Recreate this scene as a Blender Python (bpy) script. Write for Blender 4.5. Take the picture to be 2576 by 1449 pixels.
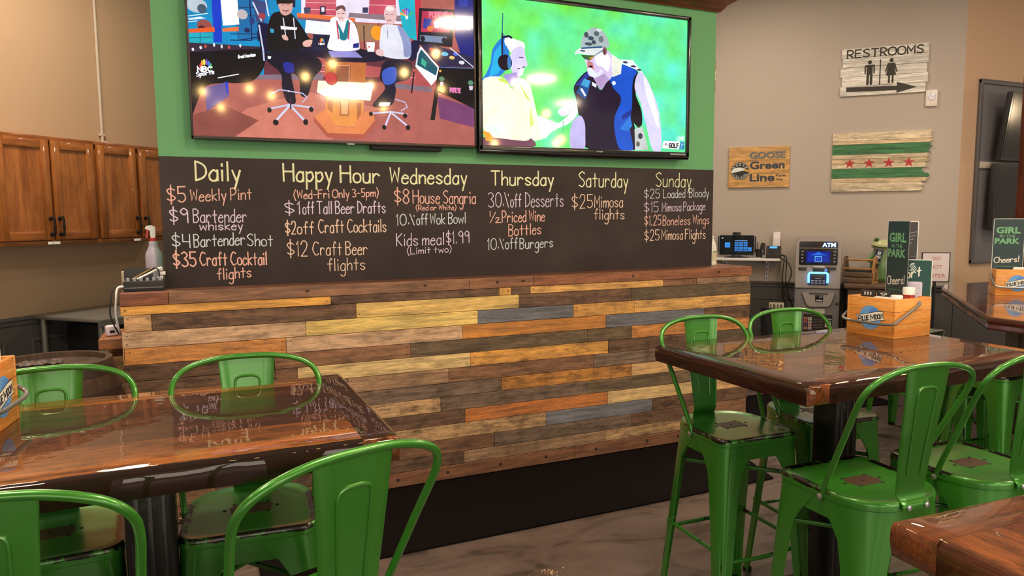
import bpy, bmesh, math, random
from mathutils import Vector, Matrix
from mathutils.geometry import tessellate_polygon
random.seed(7)
SC = bpy.context.scene
for _o in list(bpy.data.objects): bpy.data.objects.remove(_o)
COL = SC.collection
PI = math.pi
S2 = math.sqrt(.5)

# ------------------------------------------------------------------ camera
_fw = Vector((0.40315, 0.90968, -0.09976)); _r = Vector((0.91397, -0.40573, -0.00618)); _u = Vector((0.0461, 0.08868, 0.99499))
_cd = bpy.data.cameras.new('camera'); CAM = bpy.data.objects.new('camera', _cd); COL.objects.link(CAM)
_cd.sensor_width = 36.0; _cd.lens = 1806.66 / 2576 * 36.0; _cd.clip_start = .05; _cd.clip_end = 60
_m = Matrix((_r, _u, -_fw)).transposed().to_4x4(); _m.translation = Vector((0, 0, 1.58)); CAM.matrix_world = _m
SC.camera = CAM
# ------------------------------------------------------------------ exposure, world, lights
SC.view_settings.view_transform = 'Standard'; SC.view_settings.look = 'None'
SC.view_settings.exposure = 0.0; SC.view_settings.gamma = 1.0; SC.view_settings.use_curve_mapping = False
W = bpy.data.worlds.new('world'); SC.world = W; W.use_nodes = True
_bg = W.node_tree.nodes['Background']; _bg.inputs[0].default_value = (1.0, .80, .62, 1); _bg.inputs[1].default_value = 0.46
TINT = (1.0, .83, .64)
def area(name, loc, size, power, col=(1.0, .80, .58), aim=None, spread=None):
    l = bpy.data.lights.new(name, 'AREA'); l.shape = 'DISK'; l.size = size; l.energy = power; l.color = col
    if spread: l.spread = spread
    o = bpy.data.objects.new(name, l); COL.objects.link(o); o.location = loc
    if aim is not None:
        o.rotation_euler = (Vector(aim) - Vector(loc)).to_track_quat('-Z', 'Y').to_euler()
    return o
LAMPS = [('ceiling_lamp_light', (-.9, 1.2, 3.7), .5, 42), ('ceiling_lamp_light', (1.2, 1.3, 3.7), .5, 46), ('ceiling_lamp_light', (2.77, .46, 3.7), .5, 46),
         ('ceiling_lamp_light', (5.0, 2.0, 3.7), .5, 50), ('ceiling_lamp_light', (2.5, -4.8, 3.7), .7, 90), ('ceiling_lamp_light', (-2.4, 2.4, 3.7), .5, 26),
         ('ceiling_lamp_light', (5.07, -2.1, 3.7), .45, 60), ('ceiling_lamp_light', (6.6, -4.1, 3.7), .5, 50), ('added_kitchen_light', (-1.2, 4.1, 3.75), .5, 32), ('added_kitchen_light', (-.45, 4.95, 3.75), .5, 54), ('added_corner_light', (4.1, 4.65, 3.75), .5, 38), ('added_corner_light', (5.4, 2.8, 3.75), .5, 16)]  # kitchen and corner lights are unseen, added to brighten the back walls
for n, l, sz, p in LAMPS: area(n, l, sz, p)
_l = bpy.data.lights.new('bar_pendant_light', 'POINT'); _l.energy = 30; _l.color = (1.0, .74, .45); _l.shadow_soft_size = .13
_o = bpy.data.objects.new('bar_pendant_light', _l); COL.objects.link(_o); _o.location = (8.78, 2.65, 2.4)
for x, w in ((-3.4, 3.0), (.3, 3.2), (4.3, 3.2)):      # daylight through the shop windows behind the camera
    _w = area('window_daylight', (x, -5.6, 1.65), w, 72, (1.0, .86, .68), (x, 0, 1.65)); _w.data.shape = 'RECTANGLE'; _w.data.size_y = 1.9

# ------------------------------------------------------------------ colour and material helpers
def lin(c): return tuple(((v / 255) / 12.92 if v <= 10.3 else ((v / 255 + .055) / 1.055) ** 2.4) for v in c)
def alb(c, k=1.0): return tuple(min(.9, v * k / t) for v, t in zip(lin(c), TINT))    # the paint's own colour: picture colour freed from the warm lamp tint
MATS = {}
def new_mat(name):
    m = bpy.data.materials.new(name); m.use_nodes = True; nt = m.node_tree
    return m, nt, nt.nodes['Principled BSDF'], nt.links
def plain(name, c, rough=.6, metal=0, coat=0, bump=0, bscale=60, emit=None, es=1, spec=.5, k=1.0, var=0, vscale=4, alpha=1, trans=0):
    if name in MATS: return MATS[name]
    m, nt, b, L = new_mat(name)
    a = alb(c, k)
    b.inputs['Base Color'].default_value = (*a, 1); b.inputs['Roughness'].default_value = rough; b.inputs['Metallic'].default_value = metal
    b.inputs['Coat Weight'].default_value = coat; b.inputs['Coat Roughness'].default_value = .06; b.inputs['Specular IOR Level'].default_value = spec
    if trans: b.inputs['Transmission Weight'].default_value = trans
    if emit: b.inputs['Emission Color'].default_value = (*lin(emit), 1); b.inputs['Emission Strength'].default_value = es
    tc = nt.nodes.new('ShaderNodeTexCoord')
    if bump:
        n = nt.nodes.new('ShaderNodeTexNoise'); n.inputs['Scale'].default_value = bscale; n.inputs['Detail'].default_value = 4; L.new(tc.outputs['Object'], n.inputs['Vector'])
        bp = nt.nodes.new('ShaderNodeBump'); bp.inputs['Strength'].default_value = bump; bp.inputs['Distance'].default_value = .004
        L.new(n.outputs['Fac'], bp.inputs['Height']); L.new(bp.outputs['Normal'], b.inputs['Normal'])
    if var:
        n = nt.nodes.new('ShaderNodeTexNoise'); n.inputs['Scale'].default_value = vscale; n.inputs['Detail'].default_value = 5; L.new(tc.outputs['Object'], n.inputs['Vector'])
        mx = nt.nodes.new('ShaderNodeMix'); mx.data_type = 'RGBA'; L.new(n.outputs['Fac'], mx.inputs[0])
        mx.inputs[6].default_value = (*[v * (1 - var) for v in a], 1); mx.inputs[7].default_value = (*[min(.95, v * (1 + var)) for v in a], 1)
        L.new(mx.outputs[2], b.inputs['Base Color'])
    MATS[name] = m; return m
def attr_paint(name, rough=.6, emissive=0, coat=0):
    m, nt, b, L = new_mat(name); at = nt.nodes.new('ShaderNodeAttribute'); at.attribute_name = 'Col'
    if emissive:
        b.inputs['Base Color'].default_value = (.01, .01, .01, 1); b.inputs['Roughness'].default_value = .07
        tc = nt.nodes.new('ShaderNodeTexCoord'); n = nt.nodes.new('ShaderNodeTexNoise'); n.inputs['Scale'].default_value = 9; n.inputs['Detail'].default_value = 5; n.inputs['Roughness'].default_value = .6; L.new(tc.outputs['Object'], n.inputs['Vector'])
        mr = nt.nodes.new('ShaderNodeMapRange'); mr.inputs[1].default_value = .3; mr.inputs[2].default_value = .7; mr.inputs[3].default_value = emissive * .92; mr.inputs[4].default_value = emissive * 1.22; L.new(n.outputs['Fac'], mr.inputs[0])
        L.new(at.outputs['Color'], b.inputs['Emission Color']); L.new(mr.outputs[0], b.inputs['Emission Strength'])
    else:
        L.new(at.outputs['Color'], b.inputs['Base Color']); b.inputs['Roughness'].default_value = rough; b.inputs['Coat Weight'].default_value = coat
    MATS[name] = m; return m
def mathn(nt, op, a, b=None):
    n = nt.nodes.new('ShaderNodeMath'); n.operation = op
    for i, v in enumerate((a, b)):
        if v is None: continue
        if isinstance(v, (int, float)): n.inputs[i].default_value = v
        else: nt.links.new(v, n.inputs[i])
    return n.outputs[0]
def wood(name, c1, c2, stretch=(1, 14, 14), rough=.5, coat=0, scale=3.0, attr=False, dark=(60, 38, 25), darkamt=.5, bump=.25, knots=True, k=1.0, coat_r=.05, spots=0, spec=.5):
    """grain stretched along one axis; attr=True takes each plank's tint from the Col attribute, offset by the Off attribute"""
    if name in MATS: return MATS[name]
    m, nt, b, L = new_mat(name); N = nt.nodes.new
    tc = N('ShaderNodeTexCoord'); mp = N('ShaderNodeMapping'); mp.inputs['Scale'].default_value = stretch
    vec = tc.outputs['Object']
    if attr:
        of = N('ShaderNodeAttribute'); of.attribute_name = 'Off'; ad = N('ShaderNodeVectorMath'); ad.operation = 'ADD'
        L.new(vec, ad.inputs[0]); L.new(of.outputs['Vector'], ad.inputs[1]); vec = ad.outputs[0]
    L.new(vec, mp.inputs['Vector'])
    n1 = N('ShaderNodeTexNoise'); n1.inputs['Scale'].default_value = scale; n1.inputs['Detail'].default_value = 8; n1.inputs['Distortion'].default_value = .6
    n2 = N('ShaderNodeTexNoise'); n2.inputs['Scale'].default_value = scale * 6; n2.inputs['Detail'].default_value = 6
    L.new(mp.outputs[0], n1.inputs['Vector']); L.new(mp.outputs[0], n2.inputs['Vector'])
    n3 = N('ShaderNodeTexNoise'); n3.inputs['Scale'].default_value = 7; n3.inputs['Detail'].default_value = 7; n3.inputs['Roughness'].default_value = .7
    mp3 = N('ShaderNodeMapping'); mp3.inputs['Scale'].default_value = tuple(max(.6, v ** .35) for v in stretch); L.new(vec, mp3.inputs['Vector']); L.new(mp3.outputs[0], n3.inputs['Vector'])
    mx = N('ShaderNodeMix'); mx.data_type = 'RGBA'
    r1 = N('ShaderNodeValToRGB'); r1.color_ramp.elements[0].position = .32; r1.color_ramp.elements[1].position = .68; L.new(n1.outputs['Fac'], r1.inputs[0])
    L.new(r1.outputs[0], mx.inputs[0])
    if attr:
        at = N('ShaderNodeAttribute'); at.attribute_name = 'Col'
        hs = N('ShaderNodeHueSaturation'); hs.inputs['Value'].default_value = .58; hs.inputs['Saturation'].default_value = .92; L.new(at.outputs['Color'], hs.inputs['Color'])
        h2 = N('ShaderNodeHueSaturation'); h2.inputs['Value'].default_value = 1.25; L.new(at.outputs['Color'], h2.inputs['Color'])
        L.new(hs.outputs[0], mx.inputs[6]); L.new(h2.outputs[0], mx.inputs[7])
    else:
        mx.inputs[6].default_value = (*alb(c1, k), 1); mx.inputs[7].default_value = (*alb(c2, k), 1)
    # fine fibres and weathered blotches
    mm = N('ShaderNodeMix'); mm.data_type = 'RGBA'; mm.blend_type = 'MULTIPLY'; mm.inputs[0].default_value = .72 if attr else .55
    r2 = N('ShaderNodeValToRGB'); r2.color_ramp.elements[0].position = .25; r2.color_ramp.elements[0].color = (.45, .4, .36, 1); r2.color_ramp.elements[1].position = .6; L.new(n2.outputs['Fac'], r2.inputs[0])
    L.new(mx.outputs[2], mm.inputs[6]); L.new(r2.outputs[0], mm.inputs[7])
    md = N('ShaderNodeMix'); md.data_type = 'RGBA'
    r3 = N('ShaderNodeValToRGB'); r3.color_ramp.elements[0].position = .46; r3.color_ramp.elements[1].position = .70; L.new(n3.outputs['Fac'], r3.inputs[0])
    fac = mathn(nt, 'MULTIPLY', r3.outputs[0], darkamt)
    if spots:
        sp = N('ShaderNodeAttribute'); sp.attribute_name = 'Stain'; fac = mathn(nt, 'MULTIPLY', r3.outputs[0], sp.outputs['Fac'])
    L.new(fac, md.inputs[0]); L.new(mm.outputs[2], md.inputs[6]); md.inputs[7].default_value = (*alb(dark), 1)
    L.new(md.outputs[2], b.inputs['Base Color'])
    b.inputs['Roughness'].default_value = rough; b.inputs['Coat Weight'].default_value = coat; b.inputs['Coat Roughness'].default_value = coat_r; b.inputs['Specular IOR Level'].default_value = spec
    if bump:
        bp = N('ShaderNodeBump'); bp.inputs['Strength'].default_value = bump; bp.inputs['Distance'].default_value = .003; L.new(n2.outputs['Fac'], bp.inputs['Height']); L.new(bp.outputs['Normal'], b.inputs['Normal'])
    MATS[name] = m; return m

# ------------------------------------------------------------------ object helpers
def tag(o, label=None, cat=None, group=None, kind=None):
    if label: o['label'] = label
    if cat: o['category'] = cat
    if group: o['group'] = group
    if kind: o['kind'] = kind
    return o
def thing(name, label, cat, loc=(0, 0, 0), rz=0, group=None, rx=0):
    o = bpy.data.objects.new(name, None); COL.objects.link(o); o.empty_display_size = .05
    o.location = loc; o.rotation_euler = (rx, 0, rz); return tag(o, label, cat, group)
def copy_tree(o, parent=None):
    c = o.copy(); COL.objects.link(c)
    if parent is not None: c.parent = parent
    for ch in list(o.children): copy_tree(ch, c)
    return c

class B:
    """collects shapes; build() links them as ONE mesh object"""
    def __init__(s): s.bm = bmesh.new(); s.mi = 0
    def _fin(s, geom, M=None):
        if M is not None: bmesh.ops.transform(s.bm, matrix=M, verts=geom)
    def faces(s, vs, fs, M=None):
        bv = [s.bm.verts.new(v) for v in vs]
        for f in fs:
            try: nf = s.bm.faces.new([bv[i] for i in f]); nf.material_index = s.mi
            except ValueError: pass
        s._fin(bv, M); return s
    def box(s, c, d, bev=0, seg=2, M=None, taper=None):
        x, y, z = c; a, b, h = (v / 2 for v in d); t = taper or 1
        vs = [(x + i * a * (t if k > 0 else 1), y + j * b * (t if k > 0 else 1), z + k * h) for k in (-1, 1) for j in (-1, 1) for i in (-1, 1)]
        fs = [(0, 2, 3, 1), (4, 5, 7, 6), (0, 1, 5, 4), (2, 6, 7, 3), (0, 4, 6, 2), (1, 3, 7, 5)]
        bv = [s.bm.verts.new(v) for v in vs]; nf = [s.bm.faces.new([bv[i] for i in f]) for f in fs]
        for f in nf: f.material_index = s.mi
        if bev:
            es = list({e for f in nf for e in f.edges})
            r = bmesh.ops.bevel(s.bm, geom=es, offset=min(bev, min(a, b, h) * .95), segments=seg, profile=.5, affect='EDGES')
            bv = list({v for f in r['faces'] for v in f.verts} | {v for v in bv if v.is_valid})
            for f in r['faces']: f.material_index = s.mi
        s._fin(bv, M); return s
    def rings(s, rs, cap0=True, cap1=True, closed=True, M=None):
        """loft rings of equal point counts"""
        bv = [[s.bm.verts.new(p) for p in r] for r in rs]; n = len(rs[0])
        for a, b in zip(bv, bv[1:]):
            for i in range(n if closed else n - 1):
                j = (i + 1) % n
                try: f = s.bm.faces.new((a[i], a[j], b[j], b[i])); f.material_index = s.mi
                except ValueError: pass
        if closed and cap0:
            f = s.bm.faces.new(bv[0][::-1]); f.material_index = s.mi
        if closed and cap1:
            f = s.bm.faces.new(bv[-1]); f.material_index = s.mi
        s._fin([v for r in bv for v in r], M); return s
    def lathe(s, prof, n=24, c=(0, 0, 0), M=None, cap=True, sx=1, sy=1):
        rs = [[(c[0] + r * sx * math.cos(2 * PI * i / n), c[1] + r * sy * math.sin(2 * PI * i / n), c[2] + z) for i in range(n)] for r, z in prof]
        return s.rings(rs, cap, cap, M=M)
    def cyl(s, p, q, r, n=14, r2=None):
        return s.tube([p, q], r, n, r2=r2)
    def tube(s, pts, r, n=10, closed=False, r2=None, flat=None):
        P = [Vector(p) for p in pts]; N = len(P)
        T = []
        for i in range(N):
            a = P[(i - 1) % N] if (i > 0 or closed) else P[i]; b = P[(i + 1) % N] if (i < N - 1 or closed) else P[i]
            T.append((b - a).normalized())
        up = Vector((0, 0, 1)) if abs(T[0].z) < .9 else Vector((0, 1, 0))
        nrm = (up - T[0] * up.dot(T[0])).normalized(); rs = []
        for i in range(N):
            if i: 
                nrm = (nrm - T[i] * nrm.dot(T[i]))
                nrm = nrm.normalized() if nrm.length > 1e-6 else T[i].orthogonal().normalized()
            bn = T[i].cross(nrm); rr = r if r2 is None else r + (r2 - r) * i / max(1, N - 1)
            fx = flat or 1
            rs.append([P[i] + nrm * rr * math.cos(2 * PI * k / n) + bn * rr * fx * math.sin(2 * PI * k / n) for k in range(n)])
        if closed: rs.append(rs[0])
        return s.rings(rs, not closed, not closed)
    def prism(s, poly, a, b, axis='y', M=None):
        """extrude a 2-D outline: axis y -> outline in x,z ; axis z -> outline in x,y ; axis x -> outline in y,z"""
        f = {'y': lambda p, t: (p[0], t, p[1]), 'z': lambda p, t: (p[0], p[1], t), 'x': lambda p, t: (t, p[0], p[1])}[axis]
        n = len(poly); bv0 = [s.bm.verts.new(f(p, a)) for p in poly]; bv1 = [s.bm.verts.new(f(p, b)) for p in poly]
        fs = [s.bm.faces.new(bv0), s.bm.faces.new(bv1[::-1])]
        for i in range(n): fs.append(s.bm.faces.new((bv0[i], bv1[i], bv1[(i + 1) % n], bv0[(i + 1) % n])))
        for q in fs: q.material_index = s.mi
        s._fin(bv0 + bv1, M); return s
    def ball(s, c, r, seg=16, sc=(1, 1, 1), M=None):
        q = bmesh.ops.create_uvsphere(s.bm, u_segments=seg, v_segments=seg // 2 + 2, radius=r, matrix=Matrix.Translation(c) @ Matrix.Diagonal((*sc, 1)))
        for v in q['verts']:
            for f in v.link_faces: f.material_index = s.mi
        s._fin(q['verts'], M); return s
    def build(s, name, m, parent=None, loc=None, rot=None, smooth=35, kind=None):
        bmesh.ops.recalc_face_normals(s.bm, faces=s.bm.faces)
        me = bpy.data.meshes.new(name); s.bm.to_mesh(me); s.bm.free()
        for q in (m if isinstance(m, (list, tuple)) else [m]): me.materials.append(q)
        if smooth:
            me.shade_smooth(); me.set_sharp_from_angle(angle=math.radians(smooth))
        o = bpy.data.objects.new(name, me); COL.objects.link(o)
        if parent is not None: o.parent = parent
        if loc: o.location = loc
        if rot: o.rotation_euler = rot
        if kind: o['kind'] = kind
        return o
def crv(pts, n=6, closed=False):
    P = [Vector(p) for p in pts]; out = []; N = len(P)
    for i in range(N if closed else N - 1):
        g = lambda k: P[k % N] if closed else P[max(0, min(N - 1, k))]
        a, b, c, d = g(i - 1), g(i), g(i + 1), g(i + 2)
        for j in range(n):
            t = j / n
            out.append(.5 * ((2 * b) + (c - a) * t + (2 * a - 5 * b + 4 * c - d) * t * t + (3 * b - a - 3 * c + d) * t ** 3))
    if not closed: out.append(P[-1])
    return out
def rrect(x0, z0, x1, z1, r, n=5):
    o = []
    for cx, cz, a in ((x1 - r, z1 - r, 0), (x0 + r, z1 - r, 90), (x0 + r, z0 + r, 180), (x1 - r, z0 + r, 270)):
        for i in range(n + 1):
            t = math.radians(a + 90 * i / n); o.append((cx + r * math.cos(t), cz + r * math.sin(t)))
    return o
# ------------------------------------------------------------------ hand lettering: single-stroke glyphs on a grid (x,y as hex digits, baseline 4, x-height 9, caps D)
G = {'A': '043D64 1858', 'B': '040D ~0D3D5B3909 ~0939563404', 'C': '~6C3D1B08163465', 'D': '040D ~0D3C5A573504', 'E': '5D0D0454 0949', 'F': '5D0D04 0949',
     'G': '~6C3D1B08163465 656838', 'H': '040D 646D 0969', 'I': '040D', 'J': '~4D46241406', 'K': '040D 5D09 0954', 'L': '0D0454', 'M': '040D376D64', 'N': '040D545D',
     'O': '@3D0B0634666B', 'P': '040D ~0D3D5B5A3808', 'R': '040D ~0D3D5B5A3808 2854', 'S': '~5C3D1C0B2948563405', 'T': '0D6D 343D', 'U': '~0D062444565D', 'V': '0D346D', 'W': '0D153B556D',
     'X': '046D 0D64', 'Y': '0D396D 3934', 'a': '~48290705143446 4944', 'b': '0D04 ~083947462405', 'c': '~48290705143445', 'd': '4D44 ~48290705143446', 'e': '0747 ~4748290705143445',
     'f': '~4C3D2B2824 0949', 'g': '~48290705143446 ~494542301001', 'h': '0D04 ~07294844', 'i': '0904 0B0C', 'k': '0D04 4907 0744', 'l': '0D04', 'm': '0904 ~07293834 ~37596864',
     'n': '0904 ~07294844', 'o': '@290805244548', 'p': '0900 ~083947462405', 'r': '0904 ~072948', 's': '~4829081736452405', 't': '2C24 0949', 'u': '~0905143446 4944', 'v': '092449',
     'w': '0914385469', 'x': '0449 0944', 'y': '0924 4910', 'z': '09490444', '0': '@2D0B0624464B', '1': '0B1D14', '2': '~0B1D3D4B3804 0444', '3': '~0C2D4B29 ~2947452405', '4': '0D0848 4D44',
     '5': '4D0D09 ~0939462405', '6': '~4C2B080624462707', '7': '0D4D14', '8': '@2D0B294B @29062446', '9': '@2D0B294B ~4B4744', '$': '~4B2C0B1947462506 2E23', '(': '~2E0A0722', ')': '~0E2A2702', '-': '0848',
     '.': '0405', '/': '044D', '%': '0506 1D44 4B4C', '\u00bd': '090D 043C ~37485734 3464', '!': '0D07 0405', "'": '0D0B', ':': '0506 0809', '&': '54'}
def glyph(ch):
    out = []; w = 0
    for st in G.get(ch, '').split():
        mode = st[0] if st[0] in '~@' else ''
        h = st[1:] if mode else st
        pts = [(int(h[i], 16), int(h[i + 1], 16) - 4) for i in range(0, len(h), 2)]
        w = max(w, max(p[0] for p in pts))
        if mode: pts = [(v.x, v.y) for v in crv([(x, y, 0) for x, y in pts], 4, mode == '@')] + ([pts[0]] if mode == '@' else [])
        out.append(pts)
    return out, w
def lettering(txt, gap=1.95, space=2.6):
    x = 0; strokes = []
    for ch in txt:
        if ch == ' ': x += space; continue
        st, w = glyph(ch)
        if w < 1: x += .45; st = [[(a, b) for a, b in q] for q in st]
        strokes += [[(px + x, py) for px, py in s] for s in st]; x += w + gap + (.45 if w < 1 else 0)
    return strokes, x - gap

class Pic:
    """flat drawing in local x,z: coloured shapes layered a hair apart on one mesh"""
    def __init__(s, raw=False, eps=4e-5): s.v = []; s.f = []; s.c = []; s.k = 0; s.raw = raw; s.eps = eps
    def _add(s, pts, faces, col):
        b = len(s.v); y = -s.eps * s.k; s.v += [(p[0], y, p[1]) for p in pts]; cc = lin(col) if s.raw else alb(col)
        for f in faces: s.f.append([b + i for i in f]); s.c.append(cc)
    def poly(s, pts, col, step=True):
        s.k += step
        t = tessellate_polygon([[Vector((p[0], p[1], 0)) for p in pts]])
        s._add(pts, [tuple(q) for q in t], col); return s
    def rect(s, x0, z0, x1, z1, col): return s.poly([(x0, z0), (x1, z0), (x1, z1), (x0, z1)], col)
    def ell(s, x, z, rx, rz, col, n=20): return s.poly([(x + rx * math.cos(2 * PI * i / n), z + rz * math.sin(2 * PI * i / n)) for i in range(n)], col)
    def stroke(s, pts, w, col, step=True, jit=0):
        if step: s.k += 1
        P = [Vector((p[0], p[1])) for p in pts]
        Q = [P[0]]
        for p in P[1:]:
            if (p - Q[-1]).length > 1e-6: Q.append(p)
        P = Q
        if len(P) < 2: return s
        loop = len(P) > 3 and (P[0] - P[-1]).length < 1e-6
        if not loop: P[0] = P[0] - (P[1] - P[0]).normalized() * w * .35; P[-1] = P[-1] + (P[-1] - P[-2]).normalized() * w * .35
        a = []; c = []
        for i, p in enumerate(P):
            d0 = (p - P[i - 1]).normalized() if i else ((p - P[-2]) if loop else (P[1] - p)).normalized(); d1 = (P[i + 1] - p).normalized() if i < len(P) - 1 else ((P[1] - p).normalized() if loop else d0)
            n = Vector((-d0.y - d1.y, d0.x + d1.x)); n = n.normalized() if n.length > 1e-4 else Vector((-d0.y, d0.x))
            ww = w / 2 / max(.45, n.dot(Vector((-d0.y, d0.x)))) * (1 + random.uniform(-jit, jit))
            a.append(p + n * ww); c.append(p - n * ww)
        n = len(P); s._add(a + c, [(i, i + 1, n + i + 1, n + i) for i in range(n - 1)], col); return s
    def text(s, txt, x0, z0, x1, z1, h, w, col, slant=0, jit=0, wob=0):
        st, tw = lettering(txt); ux = (x1 - x0) / max(tw, .1)
        for k in st:
            s.k += .6
            s.stroke([(x0 + px * ux + slant * py / 9 * h, z0 + (z1 - z0) * px / max(tw, .1) + py / 9 * h) for px, py in k], w, col, step=False, jit=jit)
        return s
    def font(s, txt, x0, z0, x1, z1, col, bold=0.0):
        """block letters filling the given box"""
        cu = bpy.data.curves.new('lettering', 'FONT'); cu.body = txt; cu.offset = bold; cu.resolution_u = 4
        ob = bpy.data.objects.new('lettering', cu); COL.objects.link(ob); dg = bpy.context.evaluated_depsgraph_get()
        me = bpy.data.meshes.new_from_object(ob.evaluated_get(dg)); xs = [v.co.x for v in me.vertices]; ys = [v.co.y for v in me.vertices]
        ax, bx, ay, by = min(xs), max(xs), min(ys), max(ys); s.k += 1
        s._add([(x0 + (v.co.x - ax) / (bx - ax) * (x1 - x0), z0 + (v.co.y - ay) / (by - ay) * (z1 - z0)) for v in me.vertices], [tuple(p.vertices) for p in me.polygons], col)
        bpy.data.objects.remove(ob); bpy.data.curves.remove(cu); bpy.data.meshes.remove(me); return s
    def scribble(s, x0, z0, x1, z1, w, col, n=9):
        """print too small to read"""
        for k in range(n):
            a = x0 + (x1 - x0) * k / n; b = a + (x1 - x0) * .6 / n; s.stroke([(a, z0 + (z1 - z0) * random.random() * .4), (a + (b - a) * .4, z1), (b, z0 + (z1 - z0) * random.random() * .5)], w, col)
        return s
    def shift(s, dx, dz): s.v = [(x + dx, y, z + dz) for x, y, z in s.v]; return s
    def warp(s, f): s.v = [f(*p) for p in s.v]; return s
    def build(s, name, mat, parent=None, y=0, label=None):
        me = bpy.data.meshes.new(name); me.from_pydata([(a, b + y, c) for a, b, c in s.v], [], s.f); me.materials.append(mat)
        at = me.attributes.new('Col', 'FLOAT_COLOR', 'CORNER'); i = 0
        dat = []
        for f, c in zip(me.polygons, s.c): dat += [*c, 1.0] * f.loop_total
        at.data.foreach_set('color', dat)
        o = bpy.data.objects.new(name, me); COL.objects.link(o)
        if parent is not None: o.parent = parent
        if label: o['label'] = label
        return o
PAINT = attr_paint('printed_paint', .55)
CHALKM = attr_paint('chalk', .95)
GLOSSPRINT = attr_paint('laminated_print', .42, coat=.08)
SCREEN = attr_paint('lit_screen', emissive=1.0)
# ------------------------------------------------------------------ measured layouts (metres; screens in millimetres)
PLANK_ROWS = [(1.104, 1.148, [(-0.342, 'O1'), (0.677, 'DB'), (1.677, 'GO'), (1.757, 'DB'), (1.885, 'GY'), (2.869, 'BR'), (3.148, 'TB')]), (1.021, 1.101, [(-0.33, 'T'), (-0.206, 'DB'), (0.812, 'LO'), (1.806, 'DB'), (2.623, 'DG')]), (0.939, 1.018, [(-0.342, 'T2'), (0.537, 'LO'), (1.537, 'SL'), (2.185, 'GO'), (2.642, 'GY')]), (0.854, 0.936, [(-0.342, 'T'), (-0.335, 'OB'), (0.432, 'T2'), (1.438, 'OR'), (2.427, 'SL'), (3.216, 'DB')]), (0.771, 0.851, [(-0.342, 'DB'), (0.369, 'BR'), (1.119, 'DG'), (2.291, 'DG'), (2.626, 'OB')]), (0.686, 0.768, [(-0.342, 'DB'), (0.373, 'BR'), (0.485, 'LT'), (1.486, 'O2'), (2.446, 'DB'), (3.317, 'DG')]), (0.599, 0.683, [(-0.342, 'BR'), (0.243, 'GB'), (0.755, 'TB'), (1.348, 'BR'), (2.336, 'GB'), (3.321, 'DB')]), (0.516, 0.596, [(-0.342, 'DB'), (0.3, 'GB'), (1.687, 'ST'), (2.629, 'LT'), (3.384, 'DB')]), (0.43, 0.513, [(-0.342, 'GB'), (0.55, 'PT'), (1.296, 'GB'), (2.286, 'DG'), (3.105, 'SL'), (3.47, 'DB')]), (0.347, 0.427, [(-0.342, 'T'), (0.25, 'DB'), (1.449, 'RO'), (2.444, 'LT'), (3.3, 'LT')]), (0.259, 0.344, [(-0.342, 'GB'), (0.1, 'TB'), (0.85, 'PT'), (1.991, 'SL'), (2.795, 'DB')]), (0.172, 0.256, [(-0.342, 'TB'), (0.35, 'BR'), (1.636, 'GB'), (2.626, 'DB'), (3.1, 'BR')]), (0.097, 0.169, [(-0.342, 'BR'), (0.05, 'DB'), (1.438, 'TB'), (2.429, 'PT'), (3.2, 'BR')])]
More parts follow.
